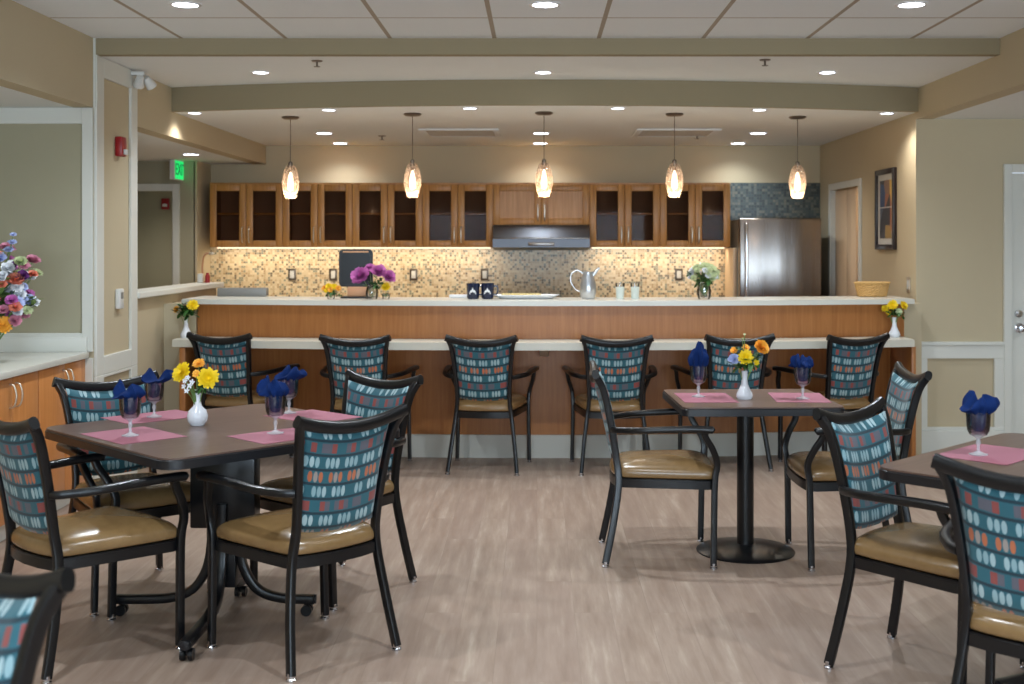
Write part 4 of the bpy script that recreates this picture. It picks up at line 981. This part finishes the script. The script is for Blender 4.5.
# frosted tumblers
tb = thing('tumbler', 'left of the two frosted glass tumblers on the bar', 'tumbler', (bx(620, Y0), Y0, ZT), 0, 'frosted tumblers on the bar')
obj('frosted_cup', mesh(lambda bm: lathe(bm, [(.001, 0), (.026, 0), (.031, .085), (.001, .083)], n=24, close=False)), M['frost'], tb)
obj('clear_rim', mesh(lambda bm: lathe(bm, [(.0315, .085), (.033, .112), (.0315, .112), (.030, .085)], n=24, close=False)), M['clear'], tb)
dup(tb, (bx(635, Y0), Y0, ZT), 0, 'right of the two frosted glass tumblers on the bar')
# hydrangea
x = bx(704, Y0)
tag(obj('glass_vase', mesh(gv, h=.12, r=.05), M['clear'], None, True, (x, Y0, ZT)), 'glass vase holding cream-green hydrangea on the right of the bar', 'vase')
hf = []
rh = random.Random(21)
for k in range(60):
    a = rh.uniform(0, 2*PI); e = rh.uniform(-.35, 1.45); r = .088
    hf.append((r*math.cos(a)*math.cos(e)*1.05, r*math.sin(a)*math.cos(e), .165+r*math.sin(e)*.85, .026, 'creamg' if k % 4 else 'whitep', 'mum'))
flower_bunch('hydrangea_bunch', 'cream-green hydrangea heads in a glass vase on the bar near the refrigerator', 'flowers', (x, Y0, ZT), hf, [(0, 0, .13, .07, 60), (.08, 0, .19, .04, 14), (-.1, 0, .17, .04, 16), (0, 0, .05, .035, 20)], .015)
# basket
xb, yb = 2.44, 8.80
bk = thing('bread_basket', 'oval wicker basket at the right end of the bar', 'basket', (xb, yb-.06, ZT))
def bask(bm):
    n = 48; rings = []; m = 12
    for j in range(m+1):
        t_ = j/m; f = .82+.18*t_
        rings.append([bm.verts.new(((.125*f+.003*(1 if (i+j) % 2 else -1))*math.cos(2*PI*i/n), (.085*f+.003*(1 if (i+j) % 2 else -1))*math.sin(2*PI*i/n), .002+.098*t_)) for i in range(n)])
    for a, b in zip(rings, rings[1:]):
        for j in range(n): bm.faces.new((a[j], a[(j+1) % n], b[(j+1) % n], b[j]))
    bm.faces.new(rings[0][::-1])
o = obj('woven_side', mesh(bask), M['wicker'], bk, False); md = o.modifiers.new('s', 'SOLIDIFY'); md.thickness = .004
obj('rim', mesh(sweep, [(.127*math.cos(a), .087*math.sin(a), .102) for a in [2*PI*i/24 for i in range(25)]], .014, None, (0, 0, 1), 8, 1, 1, None, False), M['wicker'], bk)
# low grey bin near the left end; items on the knee wall cap
tag(obj('storage_tray', mesh(lambda bm: box(bm, -.18, .18, -.04, .04, 0, .062, .006)), M['grey'], None, True, (bx(243, 8.80), 8.80, ZT)), 'low grey rectangular tray at the left end of the bar top', 'tray')
t = thing('gooseneck_lamp', 'tan curved-neck lamp standing on the end of the white wall cap', 'lamp', (X_(203, 9.78), 9.78, 1.1855))
obj('base', mesh(lambda bm: lathe(bm, [(.001, 0), (.03, 0), (.03, .01), (.001, .014)], n=16, close=False)), M['tan'], t)
obj('neck', mesh(sweep, [(0, 0, .01), (-.005, 0, .12), (.005, 0, .20), (.03, 0, .235), (.06, 0, .238)], .016, None, (0, 1, 0), 8, 5, 1), M['tan'], t)
obj('head', mesh(lambda bm: box(bm, .05, .09, -.02, .02, .226, .246, .005)), M['nickel'], t)
tag(obj('dispenser_box', B(-.02, .02, -.02, .02, 0, .075, .005), M['wplastic'], None, True, (X_(200.5, 9.66), 9.66, 1.1855)), 'small white box at the end of the white wall cap', 'box')
tag(obj('red_bottle', mesh(lambda bm: lathe(bm, [(.001, 0), (.019, 0), (.02, .055), (.012, .068), (.012, .08), (.001, .082)], n=16, close=False)), M['red'], None, True, (X_(207.5, 9.68), 9.68, 1.1855)), 'small red bottle at the end of the white wall cap', 'bottle')

# ------------------------------------------------------------------ world and view
w = bpy.data.worlds.new('world'); sc.world = w; w.use_nodes = True
bg = w.node_tree.nodes['Background']; bg.inputs[0].default_value = (.75, .85, 1, 1); bg.inputs[1].default_value = .8
vs = sc.view_settings; vs.view_transform = 'Standard'; vs.look = 'None'; vs.gamma = 1; vs.exposure = 0.45; vs.use_curve_mapping = False
cy = sc.cycles; cy.use_denoising = True; cy.max_bounces = 8; cy.diffuse_bounces = 4; cy.glossy_bounces = 4; cy.transmission_bounces = 8; cy.transparent_max_bounces = 12
cy.caustics_reflective = False; cy.caustics_refractive = False; cy.sample_clamp_indirect = 4
